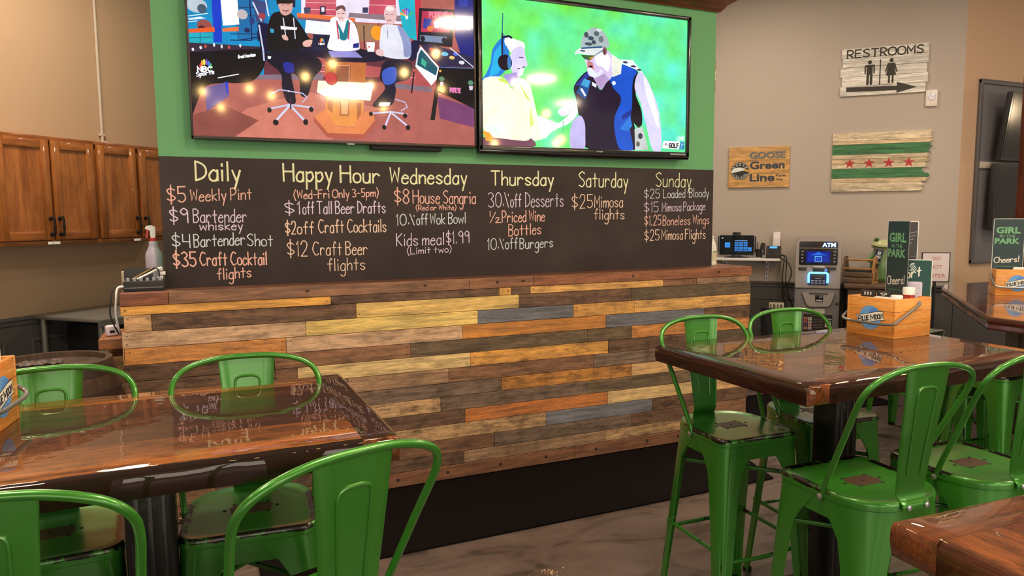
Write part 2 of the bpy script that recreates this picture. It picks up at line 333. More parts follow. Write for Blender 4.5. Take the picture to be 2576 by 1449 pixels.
CHALK = [
  ('Daily', 0.03, 1.777, 0.248, 1.777, 0.098, 'Y', 1.5),
  ('$5', -0.11, 1.661, -0.025, 1.663, 0.08, 'S', 1.2),
  ('Weekly Pint', -0.0, 1.666, 0.301, 1.68, 0.061, 'S', 1),
  ('$9', -0.103, 1.556, -0.019, 1.555, 0.075, 'V', 1.2),
  ('Bartender', 0.008, 1.557, 0.271, 1.557, 0.069, 'V', 1),
  ('whiskey', 0.037, 1.516, 0.249, 1.516, 0.046, 'V', 1),
  ('$4', -0.098, 1.427, -0.015, 1.424, 0.071, 'B', 1.1),
  ('Bartender', 0.005, 1.427, 0.257, 1.435, 0.066, 'B', 1),
  ('Shot', 0.271, 1.428, 0.401, 1.423, 0.065, 'B', 1),
  ('$35', -0.097, 1.326, 0.009, 1.325, 0.076, 'S', 1.4),
  ('Craft Cocktail', 0.03, 1.329, 0.366, 1.322, 0.07, 'S', 1.2),
  ('flights', 0.111, 1.249, 0.282, 1.258, 0.06, 'S', 1),
  ('Happy', 0.472, 1.779, 0.734, 1.778, 0.094, 'Y', 1.5),
  ('Hour', 0.782, 1.776, 1.004, 1.776, 0.093, 'Y', 1.5),
  ('(Wed-Fri Only 3-5pm)', 0.524, 1.681, 0.995, 1.698, 0.046, 'S', 1),
  ('$1', 0.473, 1.598, 0.55, 1.598, 0.068, 'V', 1.1),
  ('off', 0.569, 1.597, 0.628, 1.599, 0.068, 'V', 1),
  ('Tall Beer Drafts', 0.646, 1.599, 1.034, 1.603, 0.069, 'V', 1.1),
  ('$2off', 0.472, 1.488, 0.622, 1.487, 0.069, 'P', 1.1),
  ('Craft Cocktails', 0.65, 1.492, 1.036, 1.493, 0.074, 'P', 1.1),
  ('$12', 0.478, 1.366, 0.584, 1.363, 0.083, 'P', 1),
  ('Craft Beer', 0.615, 1.367, 0.922, 1.363, 0.075, 'P', 1),
  ('flights', 0.694, 1.275, 0.906, 1.276, 0.071, 'P', 0.9),
  ('Wednesday', 1.069, 1.774, 1.542, 1.776, 0.089, 'Y', 1.4),
  ('$8', 1.092, 1.657, 1.178, 1.657, 0.085, 'S', 1.2),
  ('House Sangria', 1.203, 1.659, 1.598, 1.658, 0.077, 'S', 1.1),
  ('(Red or White)', 1.221, 1.617, 1.471, 1.619, 0.031, 'S', 0.8),
  ('10%', 1.099, 1.529, 1.207, 1.53, 0.065, 'B', 1),
  ('off', 1.224, 1.53, 1.288, 1.532, 0.066, 'B', 1),
  ('Wok Bowl', 1.308, 1.532, 1.532, 1.539, 0.064, 'B', 1),
  ('Kids meal', 1.098, 1.408, 1.391, 1.411, 0.073, 'V', 1),
  ('$1.99', 1.407, 1.415, 1.553, 1.419, 0.072, 'V', 1),
  ('(Limit two)', 1.162, 1.357, 1.436, 1.364, 0.04, 'V', 0.8),
  ('Thursday', 1.705, 1.771, 2.135, 1.775, 0.087, 'Y', 1.4),
  ('30%', 1.684, 1.635, 1.819, 1.636, 0.09, 'V', 1),
  ('off', 1.835, 1.635, 1.906, 1.638, 0.082, 'V', 1),
  ('Desserts', 1.938, 1.636, 2.207, 1.639, 0.092, 'V', 1),
  ('½', 1.695, 1.539, 1.767, 1.54, 0.072, 'S', 1),
  ('Priced Wine', 1.776, 1.541, 2.071, 1.547, 0.07, 'S', 1.1),
  ('Bottles', 1.82, 1.455, 2.045, 1.465, 0.07, 'S', 1.1),
  ('10%', 1.676, 1.371, 1.782, 1.372, 0.07, 'B', 0.9),
  ('off', 1.798, 1.373, 1.879, 1.375, 0.07, 'B', 0.9),
  ('Burgers', 1.897, 1.372, 2.131, 1.38, 0.065, 'B', 1),
  ('Saturday', 2.324, 1.768, 2.699, 1.769, 0.097, 'Y', 1.1),
  ('$25', 2.273, 1.625, 2.426, 1.631, 0.087, 'P', 1),
  ('Mimosa', 2.443, 1.633, 2.66, 1.636, 0.077, 'P', 1),
  ('flights', 2.439, 1.555, 2.673, 1.555, 0.069, 'P', 1),
  ('Sunday', 2.928, 1.776, 3.223, 1.775, 0.095, 'Y', 0.9),
  ('$25', 2.834, 1.694, 2.959, 1.696, 0.062, 'B', 0.8),
  ('Loaded', 2.991, 1.698, 3.173, 1.703, 0.059, 'B', 0.8),
  ('Bloody', 3.21, 1.703, 3.381, 1.708, 0.062, 'B', 0.8),
  ('$15', 2.836, 1.598, 2.949, 1.601, 0.07, 'V', 0.8),
  ('Mimosa Package', 2.982, 1.604, 3.35, 1.615, 0.061, 'V', 0.8),
  ('$1.25', 2.839, 1.509, 2.973, 1.511, 0.069, 'S', 0.9),
  ('Boneless Wings', 2.99, 1.508, 3.387, 1.516, 0.065, 'S', 0.9),
  ('$25', 2.84, 1.403, 2.96, 1.407, 0.072, 'P', 0.9),
  ('Mimosa Flights', 2.982, 1.41, 3.358, 1.409, 0.07, 'P', 0.9),]
SCREEN_STUDIO = [
  ('p', (176, 96, 88), [-775, 838, 789, 1065, 777, 2, -775, 7]),
  ('p', (208, 122, 104), [-507, 166, -196, 272, 197, 204, -76, 20, -689, 16]),
  ('p', (142, 74, 66), [-770, 122, -613, 173, -450, 107, -573, 18, -775, 10]),
  ('p', (14, 140, 196), [-786, 836, -175, 915, -191, 425, -417, 333, -787, 402]),
  ('p', (235, 225, 245), [-206, 911, 354, 982, 347, 680, -215, 649]),
  ('p', (24, 110, 170), [-555, 866, -359, 891, -397, 526, -540, 513]),
  ('s', (20, 70, 120), [5, -533, 677, -409, 691]),
  ('s', (20, 70, 120), [5, -535, 635, -429, 646]),
  ('s', (20, 70, 120), [5, -574, 541, -432, 554]),
  ('p', (20, 60, 200), [-658, 853, -609, 859, -615, 495, -654, 491]),
  ('p', (60, 70, 120), [-461, 733, -390, 717, -406, 611, -442, 614]),
  ('s', (210, 220, 235), [8, -456, 710, -418, 623]),
  ('s', (210, 220, 235), [7, -397, 765, -381, 651]),
  ('p', (16, 24, 60), [-323, 896, -231, 907, -244, 708, -336, 711]),
  ('s', (18, 30, 80), [6, -472, 756, -469, 520]),
  ('s', (18, 30, 80), [5, -528, 514, -409, 544]),
  ('s', (18, 30, 80), [5, -575, 510, -469, 517]),
  ('e', (40, 60, 120), [-465, 618, 13, 18]),
  ('e', (30, 40, 90), [-491, 567, 15, 12]),
  ('p', (20, 40, 90), [-444, 565, -411, 571, -409, 525, -440, 516]),
  ('s', (240, 250, 255), [4, -775, 610, -679, 632]),
  ('s', (240, 250, 255), [4, -776, 581, -731, 590]),
  ('p', (230, 240, 250), [-770, 599, -713, 613, -686, 607, -765, 591]),
  ('p', (255, 252, 250), [-621, 857, -537, 868, -528, 593, -607, 578]),
  ('e', (190, 205, 215), [-728, 667, 50, 36]),
  ('e', (70, 90, 110), [-703, 653, 22, 23]),
  ('e', (150, 75, 70), [-695, 569, 36, 31]),
  ('e', (60, 30, 40), [-708, 555, 18, 14]),
  ('e', (200, 190, 190), [-511, 645, 26, 25]),
  ('e', (160, 60, 70), [-414, 647, 18, 16]),
  ('p', (235, 95, 40), [-779, 546, -648, 568, -647, 544, -779, 528]),
  ('p', (235, 120, 60), [-611, 564, -532, 581, -531, 558, -610, 548]),
  ('p', (30, 170, 190), [-777, 525, -659, 539, -660, 491, -778, 477]),
  ('s', (10, 110, 140), [4, -778, 503, -660, 516]),
  ('s', (10, 110, 140), [4, -717, 532, -719, 484]),
  ('p', (200, 80, 100), [-178, 914, -22, 934, -29, 688, -195, 677]),
  ('s', (235, 170, 180), [4, -183, 777, -26, 789]),
  ('s', (235, 170, 180), [4, -184, 740, -28, 754]),
  ('s', (235, 170, 180), [4, -185, 705, -29, 719]),
  ('p', (200, 80, 100), [166, 958, 309, 977, 303, 725, 149, 715]),
  ('s', (235, 170, 180), [4, 158, 810, 305, 823]),
  ('s', (235, 170, 180), [4, 157, 765, 304, 777]),
  ('p', (60, 40, 60), [-115, 729, -83, 732, -84, 688, -116, 684]),
  ('p', (235, 225, 250), [-107, 723, -91, 725, -91, 703, -107, 701]),
  ('p', (70, 70, 100), [-200, 713, -163, 717, -167, 685, -198, 682]),
  ('p', (60, 60, 90), [117, 747, 150, 751, 146, 721, 116, 718]),
  ('p', (235, 115, 60), [-236, 681, 75, 685, 75, 666, -236, 659]),
  ('p', (120, 90, 110), [-236, 659, 75, 666, 74, 653, -237, 647]),
  ('p', (245, 250, 255), [-190, 649, -34, 649, -36, 578, -199, 582]),
  ('p', (140, 120, 130), [43, 711, 345, 726, 344, 694, 36, 687]),
  ('p', (160, 120, 90), [71, 659, 226, 663, 224, 573, 65, 565]),
  ('s', (40, 30, 30), [6, 77, 647, 71, 524]),
  ('s', (40, 30, 30), [6, 121, 648, 121, 528]),
  ('e', (250, 155, 40), [195, 618, 35, 40]),
  ('s', (120, 70, 30), [5, 198, 655, 206, 672]),
  ('p', (25, 180, 200), [309, 977, 449, 994, 430, 595, 346, 614]),
  ('p', (205, 50, 70), [414, 872, 450, 876, 455, 604, 423, 597]),
  ('p', (104, 50, 62), [-413, 420, 529, 516, 526, 359, -417, 333]),
  ('p', (185, 85, 90), [-178, 445, -95, 449, -98, 356, -181, 343]),
  ('p', (185, 85, 90), [118, 436, 217, 431, 215, 378, 117, 371]),
  ('p', (180, 80, 85), [285, 409, 528, 468, 526, 345, 284, 349]),
  ('s', (235, 170, 180), [3, -166, 414, -96, 417]),
  ('s', (235, 170, 180), [3, -167, 383, -97, 385]),
  ('s', (235, 170, 180), [3, 292, 383, 412, 388]),
  ('p', (130, 110, 125), [-471, 339, -110, 377, -111, 341, -471, 318]),
  ('p', (130, 110, 125), [277, 349, 508, 341, 507, 313, 276, 322]),
  ('p', (18, 18, 38), [441, 779, 655, 792, 637, 579, 426, 574]),
  ('p', (190, 50, 85), [458, 764, 644, 777, 623, 660, 449, 647]),
  ('p', (40, 60, 160), [468, 725, 518, 724, 496, 668, 460, 671]),
  ('p', (240, 210, 220), [525, 711, 562, 721, 554, 680, 532, 675]),
  ('p', (60, 150, 200), [573, 736, 624, 734, 613, 693, 576, 682]),
  ('p', (230, 120, 60), [489, 684, 532, 685, 510, 654, 485, 660]),
  ('t', (255, 120, 150), ['POPEYE', 501, 735, 610, 745, 28, 7]),
  ('p', (120, 140, 170), [445, 629, 604, 634, 596, 596, 441, 596]),
  ('e', (20, 20, 40), [459, 611, 14, 16]),
  ('e', (20, 20, 40), [589, 612, 17, 17]),
  ('p', (25, 35, 125), [655, 1021, 789, 1038, 779, 487, 692, 529, 656, 642]),
  ('p', (40, 60, 170), [684, 1025, 744, 1032, 733, 814, 681, 815]),
  ('t', (235, 240, 255), ['JEFFERSON', 699, 742, 766, 745, 18, 4]),
  ('t', (255, 255, 255), ['18', 698, 687, 751, 689, 40, 9]),
  ('e', (250, 245, 240), [366, 736, 10, 29]),
  ('p', (230, 80, 80), [366, 725, 338, 755, 352, 763]),
  ('p', (240, 180, 60), [366, 725, 326, 730, 333, 746]),
  ('p', (120, 90, 200), [366, 725, 356, 768, 374, 771]),
  ('p', (60, 130, 220), [366, 725, 378, 769, 392, 762]),
  ('p', (60, 180, 110), [366, 725, 396, 756, 406, 742]),
  ('c', (15, 12, 20), [-780, 435, -420, 481, -410, 433, -418, 377, -472, 311, -549, 293, -602, 290, -707, 262, -773, 119, -784, 124]),
  ('p', (55, 40, 60), [-778, 479, -414, 489, -420, 480, -780, 432]),
  ('e', (235, 235, 240), [-755, 447, 6, 8]),
  ('e', (235, 235, 240), [-718, 459, 6, 8]),
  ('e', (200, 80, 70), [-695, 467, 6, 8]),
  ('e', (235, 235, 240), [-654, 478, 5, 10]),
  ('e', (235, 235, 240), [-618, 473, 5, 10]),
  ('e', (200, 80, 70), [-583, 472, 6, 9]),
  ('e', (235, 235, 240), [-528, 485, 5, 9]),
  ('p', (105, 90, 150), [-708, 261, -605, 294, -594, 223, -704, 141]),
  ('p', (30, 60, 200), [-609, 295, -596, 297, -594, 229, -604, 247]),
  ('e', (230, 60, 70), [-723, 367, 5, 15]),
  ('e', (240, 160, 60), [-715, 382, 5, 15]),
  ('e', (235, 225, 90), [-705, 387, 6, 16]),
  ('e', (120, 90, 200), [-694, 388, 5, 16]),
  ('e', (70, 120, 220), [-683, 381, 6, 15]),
  ('e', (70, 180, 120), [-675, 369, 6, 16]),
  ('t', (255, 255, 255), ['NBC', -737, 339, -669, 344, 23, 7]),
  ('t', (245, 245, 255), ['Sports', -744, 313, -661, 333, 21, 5]),
  ('t', (245, 245, 250), ['Great American', -541, 419, -456, 438, 17, 4]),
  ('s', (235, 235, 240), [5, -642, 313, -542, 339]),
  ('c', (20, 20, 60), [-438, 602, -418, 610, -376, 602, -373, 535, -404, 418, -419, 420, -433, 523]),
  ('s', (200, 210, 235), [8, -431, 597, -415, 469, -413, 420]),
  ('c', (28, 24, 50), [-252, 493, -214, 502, 5, 531, 246, 499, 252, 480, 163, 456, 35, 448, -127, 457, -234, 472]),
  ('p', (150, 145, 215), [-81, 495, 70, 507, 109, 475, -62, 464]),
  ('p', (196, 112, 62), [-99, 436, 129, 450, 115, 292, -97, 282]),
  ('p', (150, 85, 60), [-37, 424, 42, 431, 35, 307, -38, 305]),
  ('s', (215, 150, 110), [5, -31, 422, 35, 427, 28, 313]),
  ('p', (255, 248, 225), [-137, 334, 167, 341, 147, 243, -108, 252, -146, 272]),  # lamp reflection on the glass, painted into the picture as a pale shape
  ('p', (236, 150, 74), [-101, 256, 110, 242, 98, 100, 45, 93, -54, 100, -102, 130]),
  ('p', (190, 110, 60), [-92, 234, -63, 230, -65, 164, -92, 185]),
  ('p', (185, 105, 60), [-23, 244, 29, 241, 24, 152, -25, 153]),
  ('p', (240, 180, 120), [-17, 235, 23, 233, 18, 162, -18, 161]),
  ('p', (185, 105, 60), [69, 227, 96, 228, 90, 142, 68, 131]),
  ('p', (232, 136, 82), [-166, 143, -100, 185, -54, 96, 45, 89, 101, 183, 156, 185, 170, 136, 105, 54, -94, 52]),
  ('p', (185, 90, 70), [-166, 140, -94, 55, 103, 57, 170, 136, 169, 109, 104, 32, -95, 31, -167, 114]),
  ('e', (150, 25, 40), [-66, 350, 34, 36]),
  ('e', (200, 50, 60), [-67, 351, 30, 33]),
  ('s', (60, 110, 40), [5, -65, 384, -56, 400]),
  ('c', (22, 20, 26), [-372, 646, -331, 677, -270, 676, -216, 615, -181, 559, -156, 545, -163, 516, -227, 497, -252, 480, -382, 460, -397, 539]),
  ('c', (222, 165, 155), [-328, 730, -264, 756, -262, 688, -289, 662, -313, 664, -325, 687]),
  ('c', (30, 22, 25), [-334, 772, -257, 787, -252, 738, -268, 724, -324, 718, -336, 711]),
  ('s', (90, 40, 40), [4, -309, 686, -291, 682, -279, 689]),
  ('s', (90, 50, 50), [3, -315, 712, -301, 713]),
  ('s', (90, 50, 50), [3, -287, 715, -272, 717]),
  ('p', (255, 255, 255), [-323, 604, -238, 604, -241, 591, -322, 586]),
  ('s', (235, 235, 245), [5, -308, 646, -297, 536]),
  ('s', (235, 235, 245), [5, -255, 651, -250, 546]),
  ('p', (60, 160, 200), [-377, 587, -356, 583, -360, 564, -375, 565]),
  ('c', (235, 180, 170), [-210, 531, -181, 546, -159, 542, -176, 512, -207, 509]),
  ('c', (235, 180, 170), [-317, 558, -293, 555, -287, 533, -312, 537]),
  ('c', (20, 18, 40), [-394, 459, -246, 484, -133, 452, -117, 399, -162, 345, -194, 253, -232, 251, -238, 333, -278, 362, -258, 215, -302, 209, -327, 283, -331, 358, -396, 415]),
  ('c', (35, 45, 150), [-316, 415, -267, 413, -265, 369, -306, 366]),
  ('p', (250, 250, 255), [-394, 443, -376, 442, -380, 429, -394, 429]),
  ('e', (255, 250, 230), [-294, 268, 6, 5]),
  ('s', (205, 205, 235), [9, -293, 197, -399, 169]),
  ('s', (205, 205, 235), [9, -290, 197, -171, 188]),
  ('s', (215, 215, 245), [11, -293, 191, -368, 105]),
  ('s', (215, 215, 245), [11, -287, 191, -211, 112]),
  ('s', (190, 190, 225), [6, -384, 248, -340, 273, -222, 261, -198, 241, -224, 213]),
  ('s', (60, 40, 60), [8, -286, 229, -286, 178]),
  ('e', (20, 15, 25), [-396, 163, 11, 14]),
  ('e', (20, 15, 25), [-179, 178, 12, 14]),
  ('e', (20, 15, 25), [-366, 100, 15, 15]),
  ('e', (20, 15, 25), [-211, 109, 13, 16]),
  ('p', (30, 34, 62), [-155, 578, -64, 582, -77, 490, -170, 488]),
  ('p', (12, 14, 30), [-130, 560, -88, 561, -94, 519, -132, 519]),
  ('e', (230, 80, 80), [-118, 545, 5, 10]),
  ('e', (240, 190, 70), [-111, 551, 5, 10]),
  ('e', (80, 130, 220), [-101, 548, 4, 10]),
  ('t', (250, 250, 255), ['NBC', -128, 524, -96, 526, 9, 3]),
  ('c', (248, 244, 252), [-63, 658, -30, 681, 29, 680, 74, 643, 93, 545, 74, 511, -74, 503, -67, 575]),
  ('c', (20, 125, 140), [-31, 665, -16, 606, -12, 564, 22, 566, 42, 640, 30, 671, 10, 608, 4, 601]),
  ('s', (190, 70, 80), [8, -27, 656, -21, 567]),
  ('s', (190, 70, 80), [8, 41, 656, 32, 569]),
  ('p', (30, 40, 130), [58, 545, 91, 554, 89, 528, 57, 522]),
  ('c', (240, 200, 200), [-29, 713, -3, 734, 20, 724, 21, 686, 5, 659, -20, 666]),
  ('c', (110, 70, 70), [-30, 712, -25, 735, 8, 745, 21, 731, 18, 714, -2, 727]),
  ('s', (110, 50, 60), [3, -16, 676, 6, 677]),
  ('s', (80, 50, 60), [3, -21, 699, -10, 701]),
  ('s', (80, 50, 60), [3, 2, 702, 14, 703]),
  ('c', (228, 228, 242), [222, 658, 271, 669, 333, 660, 377, 603, 387, 531, 364, 489, 235, 490, 206, 535, 211, 601]),
  ('c', (145, 155, 200), [309, 673, 377, 610, 389, 518, 347, 501, 338, 580]),
  ('s', (120, 120, 150), [3, 253, 638, 254, 592]),
  ('c', (228, 188, 188), [237, 741, 259, 769, 290, 773, 308, 742, 302, 695, 277, 668, 250, 677, 238, 702]),
  ('e', (250, 225, 225), [269, 756, 24, 14]),
  ('s', (120, 60, 70), [3, 250, 690, 275, 692]),
  ('s', (80, 50, 60), [3, 244, 722, 259, 722]),
  ('s', (80, 50, 60), [3, 273, 724, 289, 727]),
  ('p', (255, 255, 255), [132, 561, 180, 564, 174, 512, 137, 510]),
  ('e', (230, 80, 80), [146, 537, 5, 5]),
  ('c', (235, 195, 195), [192, 527, 226, 524, 222, 491, 184, 501]),
  ('c', (22, 22, 48), [242, 472, 381, 470, 376, 382, 294, 350, 293, 303, 264, 224, 157, 217, 231, 313, 202, 377]),
  ('c', (55, 90, 195), [220, 411, 293, 437, 291, 357, 228, 339]),
  ('p', (250, 240, 230), [198, 237, 260, 241, 253, 221, 191, 218]),
  ('c', (22, 24, 66), [391, 588, 438, 587, 414, 493, 374, 483, 389, 524]),
  ('s', (205, 205, 235), [9, 259, 187, 145, 172]),
  ('s', (205, 205, 235), [9, 263, 188, 354, 179]),
  ('s', (215, 215, 245), [10, 259, 181, 226, 105]),
  ('s', (215, 215, 245), [10, 266, 181, 356, 114]),
  ('s', (190, 190, 225), [6, 289, 259, 345, 246, 358, 220, 322, 197]),
  ('e', (20, 15, 25), [147, 170, 11, 12]),
  ('e', (20, 15, 25), [344, 170, 13, 14]),
  ('e', (20, 15, 25), [221, 100, 12, 14]),
  ('e', (20, 15, 25), [360, 104, 13, 15]),
  ('p', (120, 60, 110), [540, 291, 768, 235, 766, 122, 552, 165]),
  ('p', (45, 40, 75), [444, 570, 494, 587, 775, 529, 775, 473, 558, 462]),
  ('e', (230, 120, 140), [544, 544, 19, 11]),
  ('e', (110, 190, 220), [588, 534, 22, 12]),
  ('e', (235, 200, 120), [632, 517, 17, 10]),
  ('e', (210, 80, 90), [508, 554, 15, 10]),
  ('e', (230, 230, 240), [692, 494, 18, 11]),
  ('e', (90, 110, 220), [655, 540, 15, 11]),
  ('s', (230, 235, 245), [5, 622, 571, 767, 473]),
  ('p', (240, 245, 250), [410, 449, 423, 524, 445, 566, 552, 456, 542, 394, 504, 349]),
  ('p', (15, 85, 105), [420, 460, 430, 518, 447, 549, 543, 452, 533, 407]),
  ('p', (60, 180, 150), [450, 502, 478, 478, 470, 450, 442, 468]),
  ('p', (14, 12, 20), [554, 462, 775, 470, 772, 228, 651, 277, 530, 328, 538, 401]),
  ('s', (90, 120, 180), [4, 557, 457, 774, 466]),
  ('p', (18, 15, 24), [526, 332, 549, 330, 521, 153, 494, 153]),
  ('s', (18, 15, 24), [8, 401, 418, 385, 302]),
  ('e', (255, 180, 80), [559, 436, 7, 7]),
  ('t', (240, 130, 190), ['POPEYE', 618, 319, 683, 319, 25, 6]),
  ('e', (90, 140, 110), [567, 392, 17, 13]),
  ('p', (220, 200, 220), [556, 375, 578, 376, 575, 352, 558, 351]),
  ('e', (90, 140, 110), [747, 381, 17, 14]),
  ('p', (220, 200, 220), [735, 362, 762, 364, 758, 339, 739, 338]),]
SCREEN_GOLF = [
  ('c', (35, 130, 220), [-678, 611, -629, 676, -584, 697, -570, 559, -623, 467, -755, 414, -721, 467, -690, 536]),
  ('p', (40, 180, 235), [-664, 599, -622, 650, -608, 529, -646, 472, -699, 455]),
  ('c', (252, 250, 255), [-584, 693, -515, 683, -469, 670, -466, 629, -501, 599, -547, 602, -577, 627, -599, 665]),
  ('c', (222, 212, 250), [-543, 623, -493, 647, -466, 629, -460, 589, -445, 540, -468, 526, -470, 506, -492, 468, -521, 461, -551, 493, -562, 574]),
  ('s', (90, 60, 120), [7, -501, 582, -476, 581]),
  ('s', (70, 30, 90), [7, -510, 515, -489, 510, -468, 530]),
  ('p', (245, 240, 255), [-501, 510, -470, 523, -478, 478, -509, 472]),
  ('s', (25, 30, 60), [13, -607, 691, -569, 700, -552, 693]),
  ('e', (24, 14, 30), [-596, 544, 47, 47]),
  ('e', (60, 120, 190), [-568, 546, 13, 41]),
  ('s', (25, 30, 70), [12, -613, 583, -614, 643, -612, 711]),
  ('s', (30, 60, 130), [5, -613, 704, -608, 830]),
  ('s', (40, 120, 200), [7, -607, 590, -584, 639]),
  ('p', (170, 150, 225), [-612, 468, -520, 492, -513, 454, -548, 396]),
  ('c', (255, 255, 228), [-758, 416, -616, 455, -549, 387, -507, 458, -435, 429, -407, 344, -377, 234, -329, 109, -472, 81, -683, 94, -752, 178]),
  ('p', (215, 240, 110), [-616, 455, -574, 426, -586, 415, -646, 438]),
  ('p', (225, 245, 130), [-424, 287, -405, 183, -429, 168, -434, 231]),
  ('p', (205, 235, 90), [-509, 441, -478, 395, -424, 322, -455, 341]),
  ('p', (235, 250, 240), [-731, 162, -611, 188, -596, 126, -687, 102]),
  ('c', (125, 75, 95), [-762, 86, -683, 94, -472, 81, -421, 98, -413, 42, -759, 35]),
  ('p', (245, 170, 60), [-758, 133, -702, 122, -676, 92, -695, 71, -725, 73]),
  ('c', (243, 255, 255), [-385, 233, -297, 216, -232, 202, -166, 251, -109, 315, -88, 284, -146, 209, -273, 150, -337, 102]),
  ('c', (235, 225, 255), [-236, 273, -199, 242, -133, 282, -100, 326, -129, 339, -191, 307]),
  ('s', (90, 200, 160), [5, -199, 214, -203, 135]),
  ('c', (32, 18, 46), [-121, 436, -26, 535, 25, 492, 77, 422, 147, 530, 224, 594, 340, 573, 361, 501, 332, 388, 319, 276, 336, 50, -11, 42, -41, 134, -87, 255, -104, 348]),
  ('c', (20, 85, 205), [143, 515, 231, 594, 342, 579, 318, 387, 298, 200, 322, 51, 219, 54, 175, 231, 229, 374, 167, 444]),
  ('p', (15, 50, 150), [235, 271, 314, 320, 297, 267, 235, 242]),
  ('p', (40, 125, 225), [218, 182, 297, 274, 316, 208, 280, 169]),
  ('p', (45, 60, 160), [-117, 436, -26, 531, -9, 504, -84, 442]),
  ('p', (235, 242, 240), [222, 626, 315, 630, 403, 544, 334, 573, 231, 600]),
  ('e', (50, 60, 90), [258, 611, 19, 7]),
  ('e', (50, 60, 90), [320, 590, 21, 7]),
  ('e', (60, 70, 90), [365, 571, 16, 7]),
  ('p', (200, 205, 205), [334, 187, 397, 204, 445, 56, 340, 50]),
  ('e', (90, 60, 60), [365, 233, 24, 37]),
  ('e', (60, 60, 80), [380, 143, 18, 20]),
  ('e', (110, 100, 100), [362, 90, 15, 18]),
  ('c', (14, 10, 24), [317, 498, 356, 545, 336, 425, 387, 309, 388, 211, 325, 231, 314, 350]),
  ('c', (222, 216, 255), [356, 548, 406, 541, 462, 459, 529, 297, 549, 58, 478, 56, 424, 221, 382, 353, 331, 454]),
  ('c', (250, 250, 255), [402, 533, 457, 455, 515, 297, 526, 195, 478, 283, 421, 415]),
  ('c', (198, 188, 242), [-141, 192, -83, 255, -45, 214, -39, 127, -49, 45, -145, 50]),
  ('c', (222, 200, 242), [-43, 616, 33, 640, 118, 675, 157, 632, 167, 531, 107, 465, 68, 431, 17, 499, -17, 518, -34, 574]),
  ('p', (190, 160, 210), [21, 492, 102, 526, 136, 500, 85, 431, 68, 426]),
  ('p', (205, 130, 130), [-26, 603, 12, 591, 25, 549, -9, 533, -26, 553]),
  ('c', (235, 236, 255), [-26, 546, -1, 558, 42, 528, 76, 553, 89, 536, 44, 501, -11, 507]),
  ('e', (60, 20, 30), [-1, 564, 15, 7]),
  ('c', (252, 250, 255), [33, 636, 109, 657, 144, 616, 127, 543, 84, 568, 42, 579]),
  ('p', (238, 240, 225), [154, 655, 231, 616, 225, 535, 162, 510, 153, 588]),
  ('c', (172, 188, 190), [-75, 680, -60, 749, -10, 796, 44, 808, 101, 779, 136, 706, 92, 690, -52, 669]),
  ('e', (70, 80, 95), [-35, 758, 16, 18]),
  ('e', (60, 75, 95), [-2, 740, 22, 13]),
  ('e', (90, 105, 115), [40, 772, 19, 16]),
  ('e', (70, 80, 95), [-18, 703, 28, 10]),
  ('e', (60, 70, 90), [20, 717, 15, 13]),
  ('e', (110, 120, 130), [74, 740, 19, 21]),
  ('e', (220, 230, 230), [57, 795, 20, 9]),
  ('c', (228, 234, 232), [-118, 627, -83, 670, 75, 688, 85, 680, 58, 658, 12, 633, -81, 639]),
  ('e', (60, 70, 90), [-60, 657, 19, 5]),
  ('p', (20, 90, 130), [-68, 677, 83, 698, 83, 688, -72, 667]),
  ('e', (150, 105, 110), [101, 669, 17, 27]),
  ('e', (90, 50, 60), [99, 667, 8, 17]),
  ('p', (60, 95, 55), [-75, 631, 31, 636, -5, 601, -47, 607]),
  ('p', (190, 150, 60), [-18, 618, 24, 632, -1, 606]),
  ('s', (120, 130, 170), [6, 31, 636, 88, 676]),
  ('p', (28, 105, 180), [-88, 424, -49, 487, -2, 474, -21, 403, -40, 357, -107, 397]),
  ('p', (70, 170, 225), [-88, 424, -49, 487, -2, 474, -25, 431]),
  ('p', (20, 80, 150), [-71, 446, -15, 428, -40, 357, -107, 397]),
  ('p', (235, 245, 255), [-80, 421, -63, 425, -33, 380, -46, 376]),
  ('e', (235, 245, 255), [171, 473, 14, 13]),
  ('p', (240, 240, 255), [8, 469, 42, 457, 38, 435, 8, 448]),
  ('p', (255, 255, 255), [565, 118, 703, 119, 694, 66, 555, 69]),
  ('p', (30, 130, 190), [705, 119, 738, 118, 737, 67, 695, 66]),
  ('s', (180, 230, 250), [4, 717, 110, 710, 71]),
  ('s', (180, 230, 250), [4, 717, 93, 733, 103]),
  ('e', (230, 80, 80), [578, 94, 3, 8]),
  ('e', (120, 90, 200), [587, 98, 4, 8]),
  ('e', (70, 170, 120), [596, 89, 3, 8]),
  ('t', (30, 30, 40), ['GOLF', 611, 75, 689, 75, 28, 8]),
  ('t', (235, 250, 255), ['LIVE', 676, 129, 732, 129, 21, 7]),]
